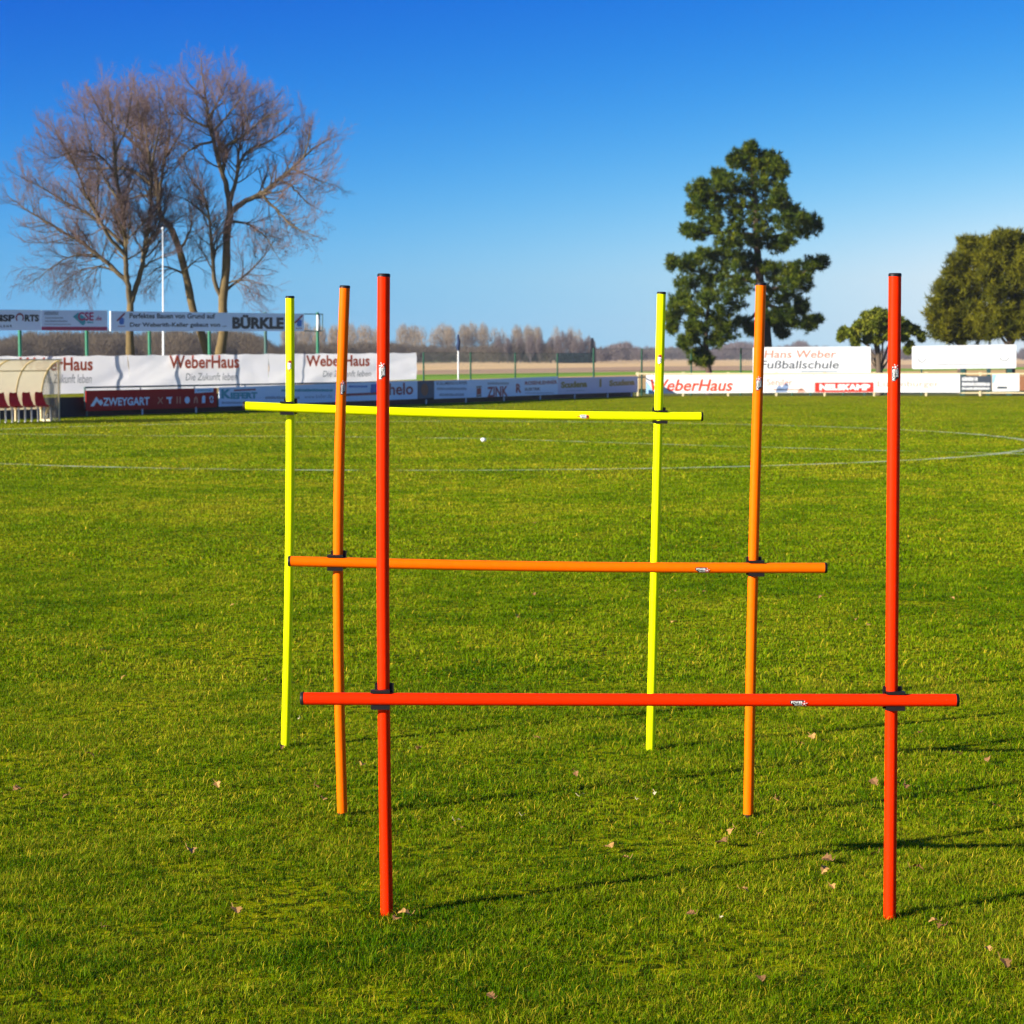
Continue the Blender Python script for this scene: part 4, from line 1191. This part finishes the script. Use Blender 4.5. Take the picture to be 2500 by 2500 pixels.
def bare_tree(name, label, base_px, Y, trunk, limbs, r_trunk, seed, droop=0.0, group=None, l1=1.0):
    rs = random.Random(seed)
    k = 860 / 1932
    G = Y / 66.0
    l1 *= G; r_trunk *= G
    limbs = [(a, b * G) for a, b in limbs]
    def z8(p): return (p[0] * k, 100 + p[1] * k)
    base = at(*base_px, Y); base.z = 0
    t = thing(name, base, label, 'tree', group)
    trunk3 = [Vector((base.x, base.y, -0.2))] + [at(*z8(p), Y) for p in trunk]
    tp = catmull(trunk3, 0.3)
    tr = TubeNP()
    rad = [r_trunk * (1.25 if i < 2 else 1.0) * (1 - 0.35 * i / len(tp)) * (1 + 0.06 * math.sin(i * 1.7)) for i in range(len(tp))]
    tr.tube(tp, rad, 12); tr.build('trunk', M['bark_tan'], t)
    known = [(q, r_) for q, r_ in zip(tp, rad)]
    def px_of(q):
        d = q - Vector((0, 0, CAM_H))
        y_ = d.y * cp - d.z * sp
        return (1250 + F * d.x / y_, 1250 - F * (d.y * sp + d.z * cp) / y_)
    known_px = [px_of(q) for q, _ in known]
    li = TubeNP(); tw = TubeNP()
    def grow(p, d, L, r, lev):
        n = 5 if lev < 3 else 3
        pts = [p.copy()]; dd = d.copy()
        for i in range(n):
            up = Vector((0, 0, 1)) * (0.16 if lev >= 2 else 0.10)
            if droop and p.z < 5: up = Vector((0, 0, -1)) * droop * 0.2
            dd = (dd + rand_perp(dd, rs) * 0.20 + up).normalized()
            pts.append(pts[-1] + dd * L / n)
        (li if lev <= 1 else tw).tube(pts, [r * (1 - 0.75 * i / n) for i in range(n + 1)], 5 if lev == 1 else 3)
        if lev < 3:
            cnt = {1: max(6, int(L / 0.118 / G)), 2: max(6, int(L / 0.060 / G))}[lev]
            for c in range(cnt):
                f = 0.18 + 0.82 * (c + rs.random()) / cnt
                i = min(n - 1, int(f * n)); q = pts[i].lerp(pts[i + 1], f * n - i)
                dv = (pts[i + 1] - pts[i]).normalized()
                an = R(rs.uniform(25, 58))
                nd = (dv * math.cos(an) + rand_perp(dv, rs) * math.sin(an)).normalized()
                grow(q, nd, L * rs.uniform(0.36, 0.6) * (1.15 - 0.5 * f), max(0.0048, r * 0.42), lev + 1)
    for j, (pl, w0) in enumerate(limbs):
        pp = [z8(p) for p in pl]
        i = min(range(len(known_px)), key=lambda a: (known_px[a][0] - pp[0][0]) ** 2 + (known_px[a][1] - pp[0][1]) ** 2)
        q0, rr = known[i]
        y = q0.y
        sl = rs.uniform(-0.55, 0.55)
        P3 = [q0]
        for a, b in zip(pp, pp[1:]):
            y += sl * math.hypot(b[0] - a[0], b[1] - a[1]) / F * Y
            P3.append(at(*b, y))
        lp = catmull(P3, 0.16)
        lp = [lp[0]] + [q + Vector((rs.gauss(0, .012), rs.gauss(0, .02), rs.gauss(0, .012))) for q in lp[1:]]
        m_ = len(lp)
        r0 = min(rr * 0.92, w0)
        lr = [r0 * (1 - 0.86 * (i / (m_ - 1)) ** 0.85) + 0.004 for i in range(m_)]
        li.tube(lp, lr, 7)
        known += list(zip(lp, lr)); known_px += [px_of(q) for q in lp]
        ln = sum((b - a).length for a, b in zip(lp, lp[1:]))
        cnt = int(ln / 0.105 / G)
        for c in range(cnt):
            f = 0.22 + 0.78 * (c + rs.random()) / cnt
            i = min(m_ - 2, int(f * (m_ - 1)))
            d = (lp[i + 1] - lp[i]).normalized()
            an = R(rs.uniform(28, 62))
            nd = (d * math.cos(an) + rand_perp(d, rs) * math.sin(an)).normalized()
            grow(lp[i], nd, l1 * rs.uniform(0.6, 1.5) * (1.2 - 0.62 * f), max(0.006, lr[i] * 0.42), 1)
        grow(lp[-1], (lp[-1] - lp[-2]).normalized(), 0.45 * l1, lr[-1], 1)
    ob = li.build('limbs', M['twig_limb'], t)
    tw.build('twigs', M['twig'], t)
    return t
YT = 84.0
GT = 'bare trees behind the billboards'
bare_tree('bare_tree', 'bare reddish twigged tree on the left with two upright stems', (318, 905), YT,
          [(715, 1745), (712, 1600), (715, 1440)],
          [([(712, 1440), (690, 1250), (685, 1060), (665, 900), (640, 750), (630, 600), (615, 450), (600, 330)], .12),
           ([(725, 1440), (775, 1250), (800, 1080), (825, 930), (830, 800), (820, 650), (800, 480), (760, 330)], .11),
           ([(690, 1310), (600, 1230), (480, 1130), (350, 1050), (250, 990), (150, 930), (70, 870)], .075),
           ([(685, 1190), (600, 1080), (540, 960), (480, 860), (430, 740), (370, 610), (310, 500)], .07),
           ([(665, 910), (600, 800), (520, 640), (480, 520), (460, 390)], .06),
           ([(685, 1120), (560, 1010), (470, 940), (350, 880), (220, 800), (100, 740)], .055),
           ([(690, 1330), (560, 1190), (400, 1180), (290, 1240), (180, 1320)], .045),
           ([(690, 1290), (560, 1240), (440, 1260), (330, 1330)], .035),
           ([(640, 750), (560, 640), (430, 600), (300, 640), (220, 600)], .045),
           ([(620, 500), (560, 420), (520, 330)], .04),
           ([(630, 620), (690, 480), (710, 360), (720, 270)], .04),
           ([(790, 1120), (860, 1040), (900, 930)], .05),
           ([(770, 1260), (850, 1200), (930, 1180)], .035),
           ([(810, 700), (860, 560), (880, 420), (870, 300)], .045)], .155, 3, 0.5, GT, 1.12)
bare_tree('bare_tree', 'bare leaning tree in the middle of the group, trunk tilting left', (500, 905), YT + 1.6,
          [(1145, 1745), (1060, 1480), (1030, 1330), (985, 1150), (940, 1030)],
          [([(940, 1030), (880, 950), (865, 850), (850, 720), (790, 580), (765, 420), (740, 270)], .10),
           ([(866, 850), (800, 760), (700, 705), (560, 700), (430, 690), (340, 620)], .07),
           ([(850, 730), (800, 640), (740, 560), (640, 480), (560, 390), (520, 330)], .06),
           ([(868, 900), (885, 760), (905, 640), (930, 500), (900, 350), (860, 290)], .06),
           ([(885, 950), (800, 980), (740, 1060), (700, 1150)], .04),
           ([(985, 1150), (1040, 1050), (1050, 950), (1030, 860)], .045),
           ([(1020, 1300), (950, 1250), (880, 1240), (800, 1300)], .04),
           ([(1010, 1260), (1080, 1200), (1130, 1180)], .035),
           ([(905, 640), (960, 560), (1000, 470), (990, 380)], .045),
           ([(780, 560), (690, 460), (650, 350), (640, 290)], .045),
           ([(865, 840), (760, 850), (650, 900), (560, 980)], .04)], .145, 5, 0.3, GT, 0.95)
bare_tree('bare_tree', 'tallest bare tree of the group, right of the leaning one, its crown topmost', (540, 905), YT + 0.6,
          [(1205, 1745), (1225, 1600), (1222, 1420), (1240, 1250), (1245, 1050), (1265, 940)],
          [([(1265, 940), (1240, 790), (1195, 650), (1160, 500), (1135, 370), (1120, 250), (1100, 140)], .11),
           ([(1265, 950), (1330, 890), (1430, 840), (1530, 760), (1620, 680), (1720, 590), (1775, 555)], .095),
           ([(1262, 900), (1290, 780), (1320, 660), (1380, 590), (1480, 550), (1590, 470)], .075),
           ([(1300, 730), (1310, 600), (1340, 460), (1400, 370), (1490, 330)], .06),
           ([(1190, 630), (1250, 570), (1350, 510), (1440, 430), (1540, 390)], .055),
           ([(1215, 1420), (1180, 1330), (1165, 1180), (1150, 1000), (1130, 880), (1080, 800), (1040, 740), (1010, 660)], .075),
           ([(1140, 960), (1060, 900), (1000, 860), (930, 850)], .05),
           ([(1440, 838), (1520, 930), (1600, 1010), (1700, 1060)], .05),
           ([(1600, 700), (1690, 740), (1790, 790)], .045),
           ([(1235, 1360), (1350, 1280), (1440, 1190), (1500, 1100)], .045),
           ([(1248, 985), (1350, 1000), (1450, 1070), (1520, 1180)], .045),
           ([(1155, 470), (1050, 440), (970, 390), (930, 310)], .05),
           ([(1145, 410), (1200, 330), (1240, 250), (1260, 200)], .045),
           ([(1170, 540), (1070, 580), (990, 640), (960, 700)], .045),
           ([(1130, 330), (1060, 260), (1010, 200)], .04),
           ([(1160, 500), (1240, 420), (1310, 330), (1380, 290)], .045),
           ([(1530, 760), (1600, 800), (1680, 880), (1740, 920)], .04),
           ([(1660, 650), (1690, 560), (1700, 500)], .035),
           ([(1225, 1330), (1310, 1310), (1400, 1330)], .03)], .17, 9, 0.25, GT, 1.02)

# ------------------------------------------------------------------ evergreen trees
def fill_leaves(name, ells, org, sc, Y, parent, m, per, tuft, blade_l, blade_w, seed, depth_scale=1.0, up=0.35, sub=7, mean=0.42, rsub=0.42, shoot=0.0, reps=3, shrink=1.0):
    """leaf clumps through the volume of the listed ellipses (zoom coordinates)"""
    r = np.random.default_rng(seed)
    pxm = F / Y
    C = []; RR = []
    xs = [e[0] for e in ells]; xm = (min(xs) + max(xs)) / 2
    for (zx, zy, rx, ry) in ells:
        hw = max(120, (max(e[0] + e[2] for e in ells if abs(e[1] - zy) < 130) - min(e[0] - e[2] for e in ells if abs(e[1] - zy) < 130)) / 2) * sc / pxm
        frac = np.clip(abs(zx - xm) / ((max(xs) - min(xs)) / 2 + 1), 0, 1)
        for lo, hi in (((-0.9, -0.2), (-0.3, 0.3), (0.2, 0.9)) if reps == 3 else ((-0.9, 0.1), (-0.1, 0.9))):
            dy = r.uniform(lo, hi) * hw * 0.8 * depth_scale * math.sqrt(max(0.05, 1 - frac ** 2))
            p = at(org[0] + zx * sc, org[1] + zy * sc, Y + dy)
            C.append(tuple(p)); RR.append((shrink * rx * sc / pxm, shrink * (rx + ry) * 0.5 * sc / pxm, shrink * ry * sc / pxm))
    C = np.array(C); RR = np.array(RR)
    V = []; T = []
    for c, rr in zip(C, RR):
        # sub clumps on the ellipsoid
        n = sub
        d = r.normal(size=(n, 3)); d /= np.linalg.norm(d, axis=1, keepdims=True)
        sc_ = c + d * rr * r.uniform(0.45, 1.16 if reps == 2 else 0.92, (n, 1))
        st = r.normal(0, 0.17, n)
        for k in range(n):
            q = per
            dd = r.normal(size=(q, 3)); dd /= np.linalg.norm(dd, axis=1, keepdims=True)
            pos = sc_[k] + dd * rr.mean() * rsub * r.uniform(0.25, 1.0, (q, 1))
            if shoot:
                ax = d[k] * 0.55 + r.normal(0, 0.25, 3) + np.array([0, 0, 0.75]); ax /= np.linalg.norm(ax)
                pos = sc_[k] - np.array([0, 0, shoot * 0.3]) + ax * shoot * np.linspace(0, 1, q)[:, None] + dd * r.uniform(0.02, 0.07, (q, 1))
                dd = dd * 0.8 + ax * 0.5
            # tufts of narrow blades around each pos
            nb = tuft
            out = dd[:, None] * 0.6 + r.normal(0, 0.55, (q, nb, 3)) + np.array([0, 0, up])
            out /= np.linalg.norm(out, axis=2, keepdims=True)
            L = blade_l * r.uniform(0.6, 1.3, (q, nb, 1))
            side = np.cross(out, r.normal(size=(q, nb, 3))); side /= np.linalg.norm(side, axis=2, keepdims=True) + 1e-6
            w2 = blade_w * r.uniform(0.7, 1.3, (q, nb, 1)) / 2
            A = pos[:, None] - side * w2 + out * L * 0.1; B = pos[:, None] + side * w2 + out * L * 0.1; D = pos[:, None] + out * L
            V.append(np.stack([A, B, D], 2).reshape(-1, 3))
            tv = np.clip(mean + st[k] + r.normal(0, 0.16, (q, nb)), 0, 1)
            T.append(np.repeat(tv.ravel(), 3))
    return tri_mesh(name, np.concatenate(V), m, np.concatenate(T), parent)

def limb_tree(root, trunk, limbs, org, sc, Y, r0, m, seed):
    rs = random.Random(seed)
    T = TubeNP()
    tp = catmull([at(org[0] + a * sc, org[1] + b * sc, Y) for a, b in trunk], 0.25)
    tp = [Vector((tp[0].x, tp[0].y, -0.1))] + tp
    T.tube(tp, [r0 * (1 - 0.75 * i / len(tp)) for i in range(len(tp))], 10)
    T.build('trunk', m, root)
    B = TubeNP()
    for l in limbs:
        a = l[0]
        y = Y; P = []
        s_ = rs.uniform(-.1, .5)
        for i, (zx, zy) in enumerate(l):
            if i: y += s_ * math.hypot(zx - l[i - 1][0], zy - l[i - 1][1]) * sc / F * Y
            P.append(at(org[0] + zx * sc, org[1] + zy * sc, y))
        lp = catmull(P, 0.2)
        B.tube(lp, [max(0.012, r0 * 0.38 * (1 - 0.8 * i / len(lp))) for i in range(len(lp))], 6)
    B.build('branches', m, root)

PINE = [(810, 140, 45, 40), (760, 190, 70, 60), (690, 230, 60, 50), (900, 220, 70, 60), (980, 220, 70, 60), (1010, 280, 60, 70), (820, 290, 120, 80), (940, 330, 120, 80), (1070, 320, 40, 55),
        (550, 370, 55, 55), (620, 400, 100, 70), (420, 440, 55, 50), (380, 490, 65, 50), (430, 540, 90, 70), (560, 500, 110, 90), (700, 450, 110, 90), (850, 440, 100, 80), (980, 440, 110, 90), (1040, 500, 75, 90),
        (380, 620, 75, 55), (480, 640, 110, 80), (620, 620, 130, 90), (780, 600, 130, 100), (930, 600, 130, 100), (1040, 590, 75, 80), (1140, 640, 50, 45),
        (330, 770, 45, 30), (400, 810, 75, 45), (500, 760, 110, 60), (640, 760, 130, 90), (800, 760, 140, 90), (960, 740, 120, 80), (1100, 720, 80, 60), (1230, 690, 45, 45), (1310, 740, 50, 65), (1200, 800, 95, 55),
        (620, 880, 100, 45), (760, 880, 110, 45), (900, 870, 100, 45), (1020, 900, 80, 45), (1100, 860, 60, 35),
        (430, 970, 60, 35), (540, 990, 100, 45), (680, 1000, 110, 55), (790, 1010, 60, 50),
        (190, 1040, 38, 45), (300, 1040, 60, 50), (380, 1080, 105, 75), (520, 1110, 120, 85), (680, 1120, 120, 85), (820, 1080, 70, 50), (960, 1090, 80, 50), (1080, 1110, 90, 60), (1210, 1100, 90, 60), (1300, 1050, 60, 50), (1370, 1045, 40, 45),
        (300, 1200, 70, 55), (420, 1220, 110, 75), (580, 1230, 120, 85), (740, 1220, 100, 75), (1000, 1200, 110, 75), (1150, 1200, 100, 75), (1240, 1180, 70, 75),
        (250, 1330, 60, 55), (680, 1350, 90, 80), (1000, 1320, 100, 70), (1130, 1330, 105, 75), (1215, 1400, 50, 50), (1120, 1430, 80, 42),
        (1000, 1450, 80, 42), (1000, 1510, 55, 42), (1150, 1510, 100, 32), (1260, 1510, 70, 32), (1320, 1490, 38, 28), (750, 1520, 70, 32), (820, 1570, 36, 36), (1060, 1580, 36, 34)]
PINE2 = [(380, 1340, 130, 85), (540, 1340, 130, 85), (190, 1450, 50, 65), (300, 1440, 95, 65), (450, 1450, 130, 85), (600, 1470, 105, 85), (190, 1550, 30, 36), (380, 1540, 65, 45),
         (520, 1560, 105, 75), (620, 1590, 80, 70), (540, 1650, 70, 42), (290, 1670, 40, 50), (365, 1640, 42, 42), (400, 1760, 70, 60), (450, 1800, 52, 52)]
O1 = (1580, 320); S1 = 500 / 1610
YP = 86.0
p = at(O1[0] + 940 * S1, 880, YP)
t = thing('pine_tree', (p.x, p.y, 0), 'tall dark green pine behind the right orange pole', 'tree')
limb_tree(t, [(945, 1900), (940, 1700), (925, 1480), (890, 1200), (870, 1000), (860, 800), (850, 560), (830, 350), (815, 180)],
          [[(930, 1500), (1050, 1530), (1200, 1520), (1310, 1495)], [(900, 1250), (1050, 1230), (1200, 1130), (1340, 1050)], [(890, 1200), (700, 1150), (450, 1120), (230, 1050)],
           [(865, 850), (1000, 830), (1150, 790), (1290, 740)], [(860, 820), (650, 800), (450, 800), (320, 770)], [(850, 600), (650, 580), (480, 600), (370, 620)],
           [(848, 520), (700, 460), (520, 480), (400, 460)], [(840, 420), (950, 350), (1050, 330)], [(910, 1380), (780, 1500), (700, 1490)], [(905, 1350), (1050, 1400), (1190, 1420)], [(850, 620), (960, 590), (1120, 640)]],
          O1, S1, YP, 0.24, M['pine_bark'], 4)
fill_leaves('crown', PINE, O1, S1, YP, t, M['needles'], 5, 16, 0.20, 0.028, 21, 0.9, 0.25, 13, 0.44, 0.27, 0.16, 2, 0.93)
p = at(O1[0] + 478 * S1, 890, YP - 1.5)
t = thing('pine_tree', (p.x, p.y, 0), 'lower ragged pine with hanging branches, left of the tall pine', 'tree')
limb_tree(t, [(485, 1890), (470, 1800), (460, 1680), (470, 1500), (480, 1330)], [[(465, 1600), (350, 1540), (230, 1480)], [(470, 1500), (580, 1480), (650, 1500)], [(462, 1720), (380, 1650), (300, 1660)], [(470, 1800), (430, 1770), (390, 1760)]],
          O1, S1, YP - 1.5, 0.13, M['pine_bark'], 5)
fill_leaves('crown', PINE2, O1, S1, YP - 1.5, t, M['needles'], 5, 16, 0.20, 0.028, 22, 0.8, 0.25, 13, 0.48, 0.27, 0.16, 2, 0.93)

O2 = (2000, 540); S2 = 500 / 1932
SHR = [(540, 865, 70, 45), (460, 900, 65, 50), (600, 900, 75, 55), (390, 980, 75, 50), (500, 980, 100, 75), (620, 990, 100, 80), (740, 960, 75, 65), (820, 985, 55, 50), (900, 1030, 40, 35), (965, 1085, 28, 45),
       (230, 1040, 42, 40), (200, 1095, 22, 28), (320, 1060, 80, 50), (350, 1130, 50, 42), (470, 1090, 70, 50), (560, 1110, 50, 42), (680, 1070, 80, 50), (800, 1080, 50, 40), (840, 1210, 32, 32), (850, 1165, 32, 26)]
p = at(O2[0] + 560 * S2, 900, 83)
t = thing('shrub_tree', (p.x, p.y, 0), 'small spreading yellow green tree between the two white boards on the right', 'tree')
limb_tree(t, [(570, 1440), (565, 1380), (560, 1280), (550, 1180), (540, 1050), (535, 940)],
          [[(566, 1420), (520, 1300), (470, 1180), (400, 1080)], [(568, 1420), (610, 1300), (650, 1180), (720, 1050)], [(560, 1300), (480, 1230), (450, 1160)], [(566, 1420), (540, 1260), (510, 1120), (460, 1000)],
           [(568, 1420), (590, 1280), (600, 1150), (620, 1000)], [(640, 1200), (760, 1110), (900, 1040)], [(470, 1180), (340, 1090), (230, 1050)], [(572, 1420), (640, 1330), (690, 1230)], [(564, 1420), (500, 1330), (490, 1240)]],
          O2, S2, 83, 0.14, M['bark_dark'], 6)
fill_leaves('crown', SHR, O2, S2, 83, t, M['shrub_leaf'], 9, 7, 0.14, 0.055, 23, 0.9, -0.4, 9, 0.5, 0.36)

JUN = [(1730, 190, 50, 50), (1830, 215, 85, 65), (1900, 230, 75, 75), (1400, 245, 42, 42), (1520, 255, 60, 50), (1640, 265, 95, 60), (1330, 400, 60, 42), (1450, 370, 105, 75), (1600, 380, 130, 90), (1760, 360, 130, 100), (1890, 380, 100, 100),
       (1280, 520, 70, 55), (1420, 520, 130, 100), (1600, 530, 130, 100), (1780, 530, 130, 100), (1920, 540, 90, 100), (1180, 660, 60, 45), (1320, 660, 125, 85), (1500, 680, 130, 90), (1680, 700, 130, 90), (1850, 700, 130, 90),
       (1140, 780, 50, 50), (1280, 800, 125, 85), (1460, 830, 130, 90), (1640, 850, 130, 80), (1820, 850, 120, 80), (1100, 920, 45, 50), (1230, 940, 105, 75), (1400, 960, 105, 75), (1560, 980, 85, 55), (1720, 960, 85, 55), (1870, 950, 95, 65),
       (1120, 1040, 40, 50), (1220, 1080, 70, 55), (1340, 1080, 70, 45), (1470, 1060, 52, 42), (1580, 1060, 42, 36), (1690, 1050, 52, 36), (1870, 1050, 75, 46),
       (2020, 260, 90, 80), (2060, 420, 110, 100), (2080, 600, 120, 100), (2100, 780, 120, 100), (2050, 930, 110, 90), (2050, 1050, 80, 50), (2180, 520, 90, 120), (2220, 760, 100, 120), (2200, 960, 90, 80)]
YJ = 87.0
for sel, tx, lab, sd in ((lambda e: e[0] < 1530, 1345, 'rounded olive green juniper with its left side free against the sky', 31),
                         (lambda e: e[0] >= 1530, 1805, 'olive green juniper cut off by the right edge of the picture', 32)):
    Yj = YJ if sd == 31 else YJ - 1
    p = at(O2[0] + tx * S2, 890, Yj)
    t = thing('juniper_tree', (p.x, p.y, 0), lab, 'tree')
    limb_tree(t, [(tx, 1400), (tx, 1160), (tx + 5, 950), (tx + 30, 700), (tx + 40, 400)], [[(tx, 1150), (tx - 100, 1000), (tx - 180, 850)], [(tx, 1180), (tx + 80, 1050), (tx + 150, 930)], [(tx - 2, 1200), (tx - 90, 1090), (tx - 130, 1000)], [(tx + 3, 1100), (tx + 50, 900), (tx + 100, 700)]],
              O2, S2, Yj, 0.19, M['bark_dark'], sd)
    fill_leaves('crown', [e for e in JUN if sel(e)], O2, S2, Yj, t, M['juniper_leaf'], 8, 10, 0.26, 0.034, sd, 0.9, 0.5, 11, 0.45, 0.3, 0.45, 3, 0.84)

# ------------------------------------------------------------------ far woods
def crown_twigs(r, c, rx, rz, n, L, wd, up=1.0):
    """thin upright twigs filling an upright ellipsoid"""
    d = r.normal(size=(n, 3)); d /= np.linalg.norm(d, axis=1, keepdims=True)
    pos = c + d * np.array([rx, rx, rz]) * r.uniform(0.15, 1.0, (n, 1)) ** 0.6
    out = d * 0.5 + r.normal(0, 0.35, (n, 3)) + np.array([0, 0, up]); out /= np.linalg.norm(out, axis=1, keepdims=True)
    side = np.cross(out, np.array([0.1, 1, 0.05]) + r.normal(0, .4, (n, 3))); side /= np.linalg.norm(side, axis=1, keepdims=True)
    l = L * r.uniform(0.5, 1.2, (n, 1)); w2 = wd * r.uniform(.6, 1.3, (n, 1)) / 2
    A = pos - side * w2; B = pos + side * w2; D = pos + out * l
    return np.stack([A, B, D], 1).reshape(-1, 3)
def interp(tab, x):
    return float(np.interp(x, [a for a, _ in tab], [b for _, b in tab]))
r = np.random.default_rng(5)
TOPS = [(-250, 826), (-50, 826), (0, 828), (40, 822), (80, 812), (104, 814), (116, 838), (128, 812), (200, 812), (260, 810), (330, 818), (380, 810), (440, 808), (500, 816), (560, 806), (600, 812), (640, 822), (660, 842), (690, 842), (720, 835), (780, 838),
        (840, 838), (900, 836), (950, 834), (1000, 842), (1100, 846), (1200, 842), (1260, 838), (1330, 834), (1365, 846)]
YW = lambda px: float(np.interp(px, [700, 1000, 1450, 1650, 2700], [340, 500, 520, 880, 900]))
def mass(name, label, px0, px1, tops, m, step, yj, n, L, wd, up=0.5, wrad=1.0):
    Vs = []
    px = px0
    while px < px1:
        for lay in range(3):
            x = px + r.uniform(-step, step)
            Y = YW(x) * (1.0 + 0.03 * lay) + r.uniform(0, yj)
            yt = interp(tops, x) + r.uniform(-2, 7) + (0 if lay else 4)
            top = at(x, yt, Y)
            h = top.z
            rx = h * 0.42 * r.uniform(0.7, 1.25) * wrad
            rz = h * 0.5
            c = np.array([top.x, Y, h - rz])
            Vs.append(crown_twigs(r, c, rx, rz, n, L * h, wd * h, up))
        px += step
    o = tri_mesh(name, np.concatenate(Vs), m)
    tag(o, label, 'woodland', kind='stuff')
    return o
mass('far_wood', 'brown leafless wood in the distance beyond the stubble field', -250, 1360, TOPS, M['wood'], 11, 30, 620, 0.22, 0.016)
TOPR = [(1440, 848), (1480, 850), (1495, 842), (1515, 836), (1535, 838), (1555, 850), (1580, 849), (1610, 846), (1650, 848), (1700, 850), (1760, 846), (1800, 832), (1830, 838), (1860, 846), (1900, 846), (1940, 842), (1955, 832), (1975, 846), (2050, 848), (2100, 850), (2200, 852), (2300, 852), (2500, 852), (2700, 850)]
mass('far_wood_edge', 'low greyish purple line of woods along the horizon at the right', 1450, 2700, TOPR, M['wood_purple'], 8, 40, 330, 0.24, 0.028)

# poplars standing out above the wood
POP = [(705, 790, 18), (740, 788, 22), (778, 795, 18), (818, 796, 18), (852, 792, 22), (890, 794, 22), (925, 800, 18), (985, 793, 18), (1010, 796, 16), (1030, 800, 14), (1058, 802, 12), (1080, 791, 20), (1098, 796, 14),
       (1133, 793, 16), (1152, 790, 18), (1180, 792, 14), (1206, 800, 13), (1228, 804, 14), (1262, 796, 14), (1290, 796, 15), (1312, 799, 12), (1358, 798, 12), (1395, 797, 12), (1412, 806, 10)]
for i, (px, yt, hw) in enumerate(POP):
    Y = YW(px) * 1.10 + (i % 3) * 3
    top = at(px, yt, Y); h = top.z
    t = thing('poplar', (top.x, Y, 0), 'pale leafless poplar in the distant row beyond the stubble field', 'tree', 'distant row of pale poplars')
    faint = px > 1340 or px in (1030, 1058, 1206, 1228)
    rz = h * 0.37
    V = crown_twigs(r, np.array([top.x, Y, h - rz]), hw / F * Y * 1.05, rz, 1500 if not faint else 500, h * 0.13, 0.055, 1.3)
    tri_mesh('crown', V, M['poplar'], None, t)
    mb = MB(); mb.tube([(top.x, Y, -0.2), (top.x + .1, Y, h * .5), (top.x, Y, h * .92)], [0.22, 0.14, 0.03], 6); mb.build('trunk', M['poplar'], t)
# reddish upright trees at the end of the wood
RED = [(1218, 824, 9), (1240, 826, 10), (1270, 824, 9), (1295, 822, 10), (1318, 824, 9), (1345, 826, 9), (1362, 822, 9), (1375, 812, 10), (1391, 814, 9), (1404, 826, 9), (1420, 830, 9), (1436, 822, 10), (1447, 832, 8)]
for i, (px, yt, hw) in enumerate(RED):
    Y = 516 + (i % 3) * 3
    top = at(px, yt, Y); h = top.z
    t = thing('alder', (top.x, Y, 0), 'dark reddish bare upright tree at the right end of the distant wood', 'tree', 'reddish bare trees at the end of the distant wood')
    V = crown_twigs(r, np.array([top.x, Y, h * .56]), hw / F * Y * 1.1, h * 0.46, 1200, h * 0.14, 0.06, 1.3)
    tri_mesh('crown', V, M['wood_purple'], None, t)
    mb = MB(); mb.tube([(top.x, Y, -0.2), (top.x + .1, Y, h * .5), (top.x, Y, h * .95)], [0.2, 0.13, 0.03], 6); mb.build('trunk', M['wood_purple'], t)
# dark clipped hedge in front of them and a dark conifer
a = at(1362, 884, 500); b = at(1448, 884, 500); zt = at(1400, 863, 500).z
n = 9000
pos = np.stack([r.uniform(a.x, b.x, n), 500 + r.uniform(0, 3, n), r.uniform(0, zt, n)], 1)
out = r.normal(size=(n, 3)); out /= np.linalg.norm(out, axis=1, keepdims=True)
side = np.cross(out, r.normal(size=(n, 3))); side /= np.linalg.norm(side, axis=1, keepdims=True)
V = np.stack([pos - side * .12, pos + side * .12, pos + out * .35], 1).reshape(-1, 3)
hm = MB(); hm.box((a.x, 500.4, -.1), (b.x - a.x, 0, 0), (0, 2.2, 0), (0, 0, zt * .97))
t = thing('clipped_hedge', ((a.x + b.x) / 2, 500, 0), 'long low dark clipped hedge at the far edge of the stubble field', 'hedge')
tri_mesh('foliage', V, M['hedge_dark'], None, t); hm.build('stems', M['hedge_dark'], t)
c = at(1446, 884, 496); zt = at(1446, 826, 496).z
t = thing('conifer', (c.x, 496, 0), 'narrow dark bluish conifer at the right end of the low distant hedge', 'tree')
n = 2600
hgt = r.uniform(0.03, 1, n) ** 1.2; an = r.uniform(0, 6.28, n); rr = (1 - hgt) * 0.9 * r.uniform(.4, 1, n) + .05
pos = np.stack([c.x + rr * np.cos(an), 496 + rr * np.sin(an), hgt * zt], 1)
out = np.stack([np.cos(an), np.sin(an), np.full(n, .4)], 1); side = np.stack([-np.sin(an), np.cos(an), np.zeros(n)], 1)
V = np.stack([pos - side * .1, pos + side * .1, pos + out * .35], 1).reshape(-1, 3)
tri_mesh('crown', V, M['hedge_dark'], None, t)
mb = MB(); mb.tube([(c.x, 496, -.2), (c.x, 496, zt * .9)], [0.16, 0.03], 6); mb.build('trunk', M['bark_dark'], t)

# ------------------------------------------------------------------ haze: a closed box of even, pale air
hb = MB()
hb.box((-900, -40, -1.2), (1800, 0, 0), (0, 1100, 0), (0, 0, 18.7))
m = bpy.data.materials.new('pale_air'); m.use_nodes = True
t_ = m.node_tree; t_.nodes.remove(t_.nodes['Principled BSDF'])
pv = t_.nodes.new('ShaderNodeVolumePrincipled')
pv.inputs['Color'].default_value = (0.75, 0.82, 0.95, 1)
pv.inputs['Density'].default_value = 0.00022
pv.inputs['Anisotropy'].default_value = 0.2
t_.links.new(pv.outputs[0], t_.nodes['Material Output'].inputs['Volume'])
ho = hb.build('haze', m)
tag(ho, 'thin pale air that fades the distant woods', 'haze', kind='stuff')
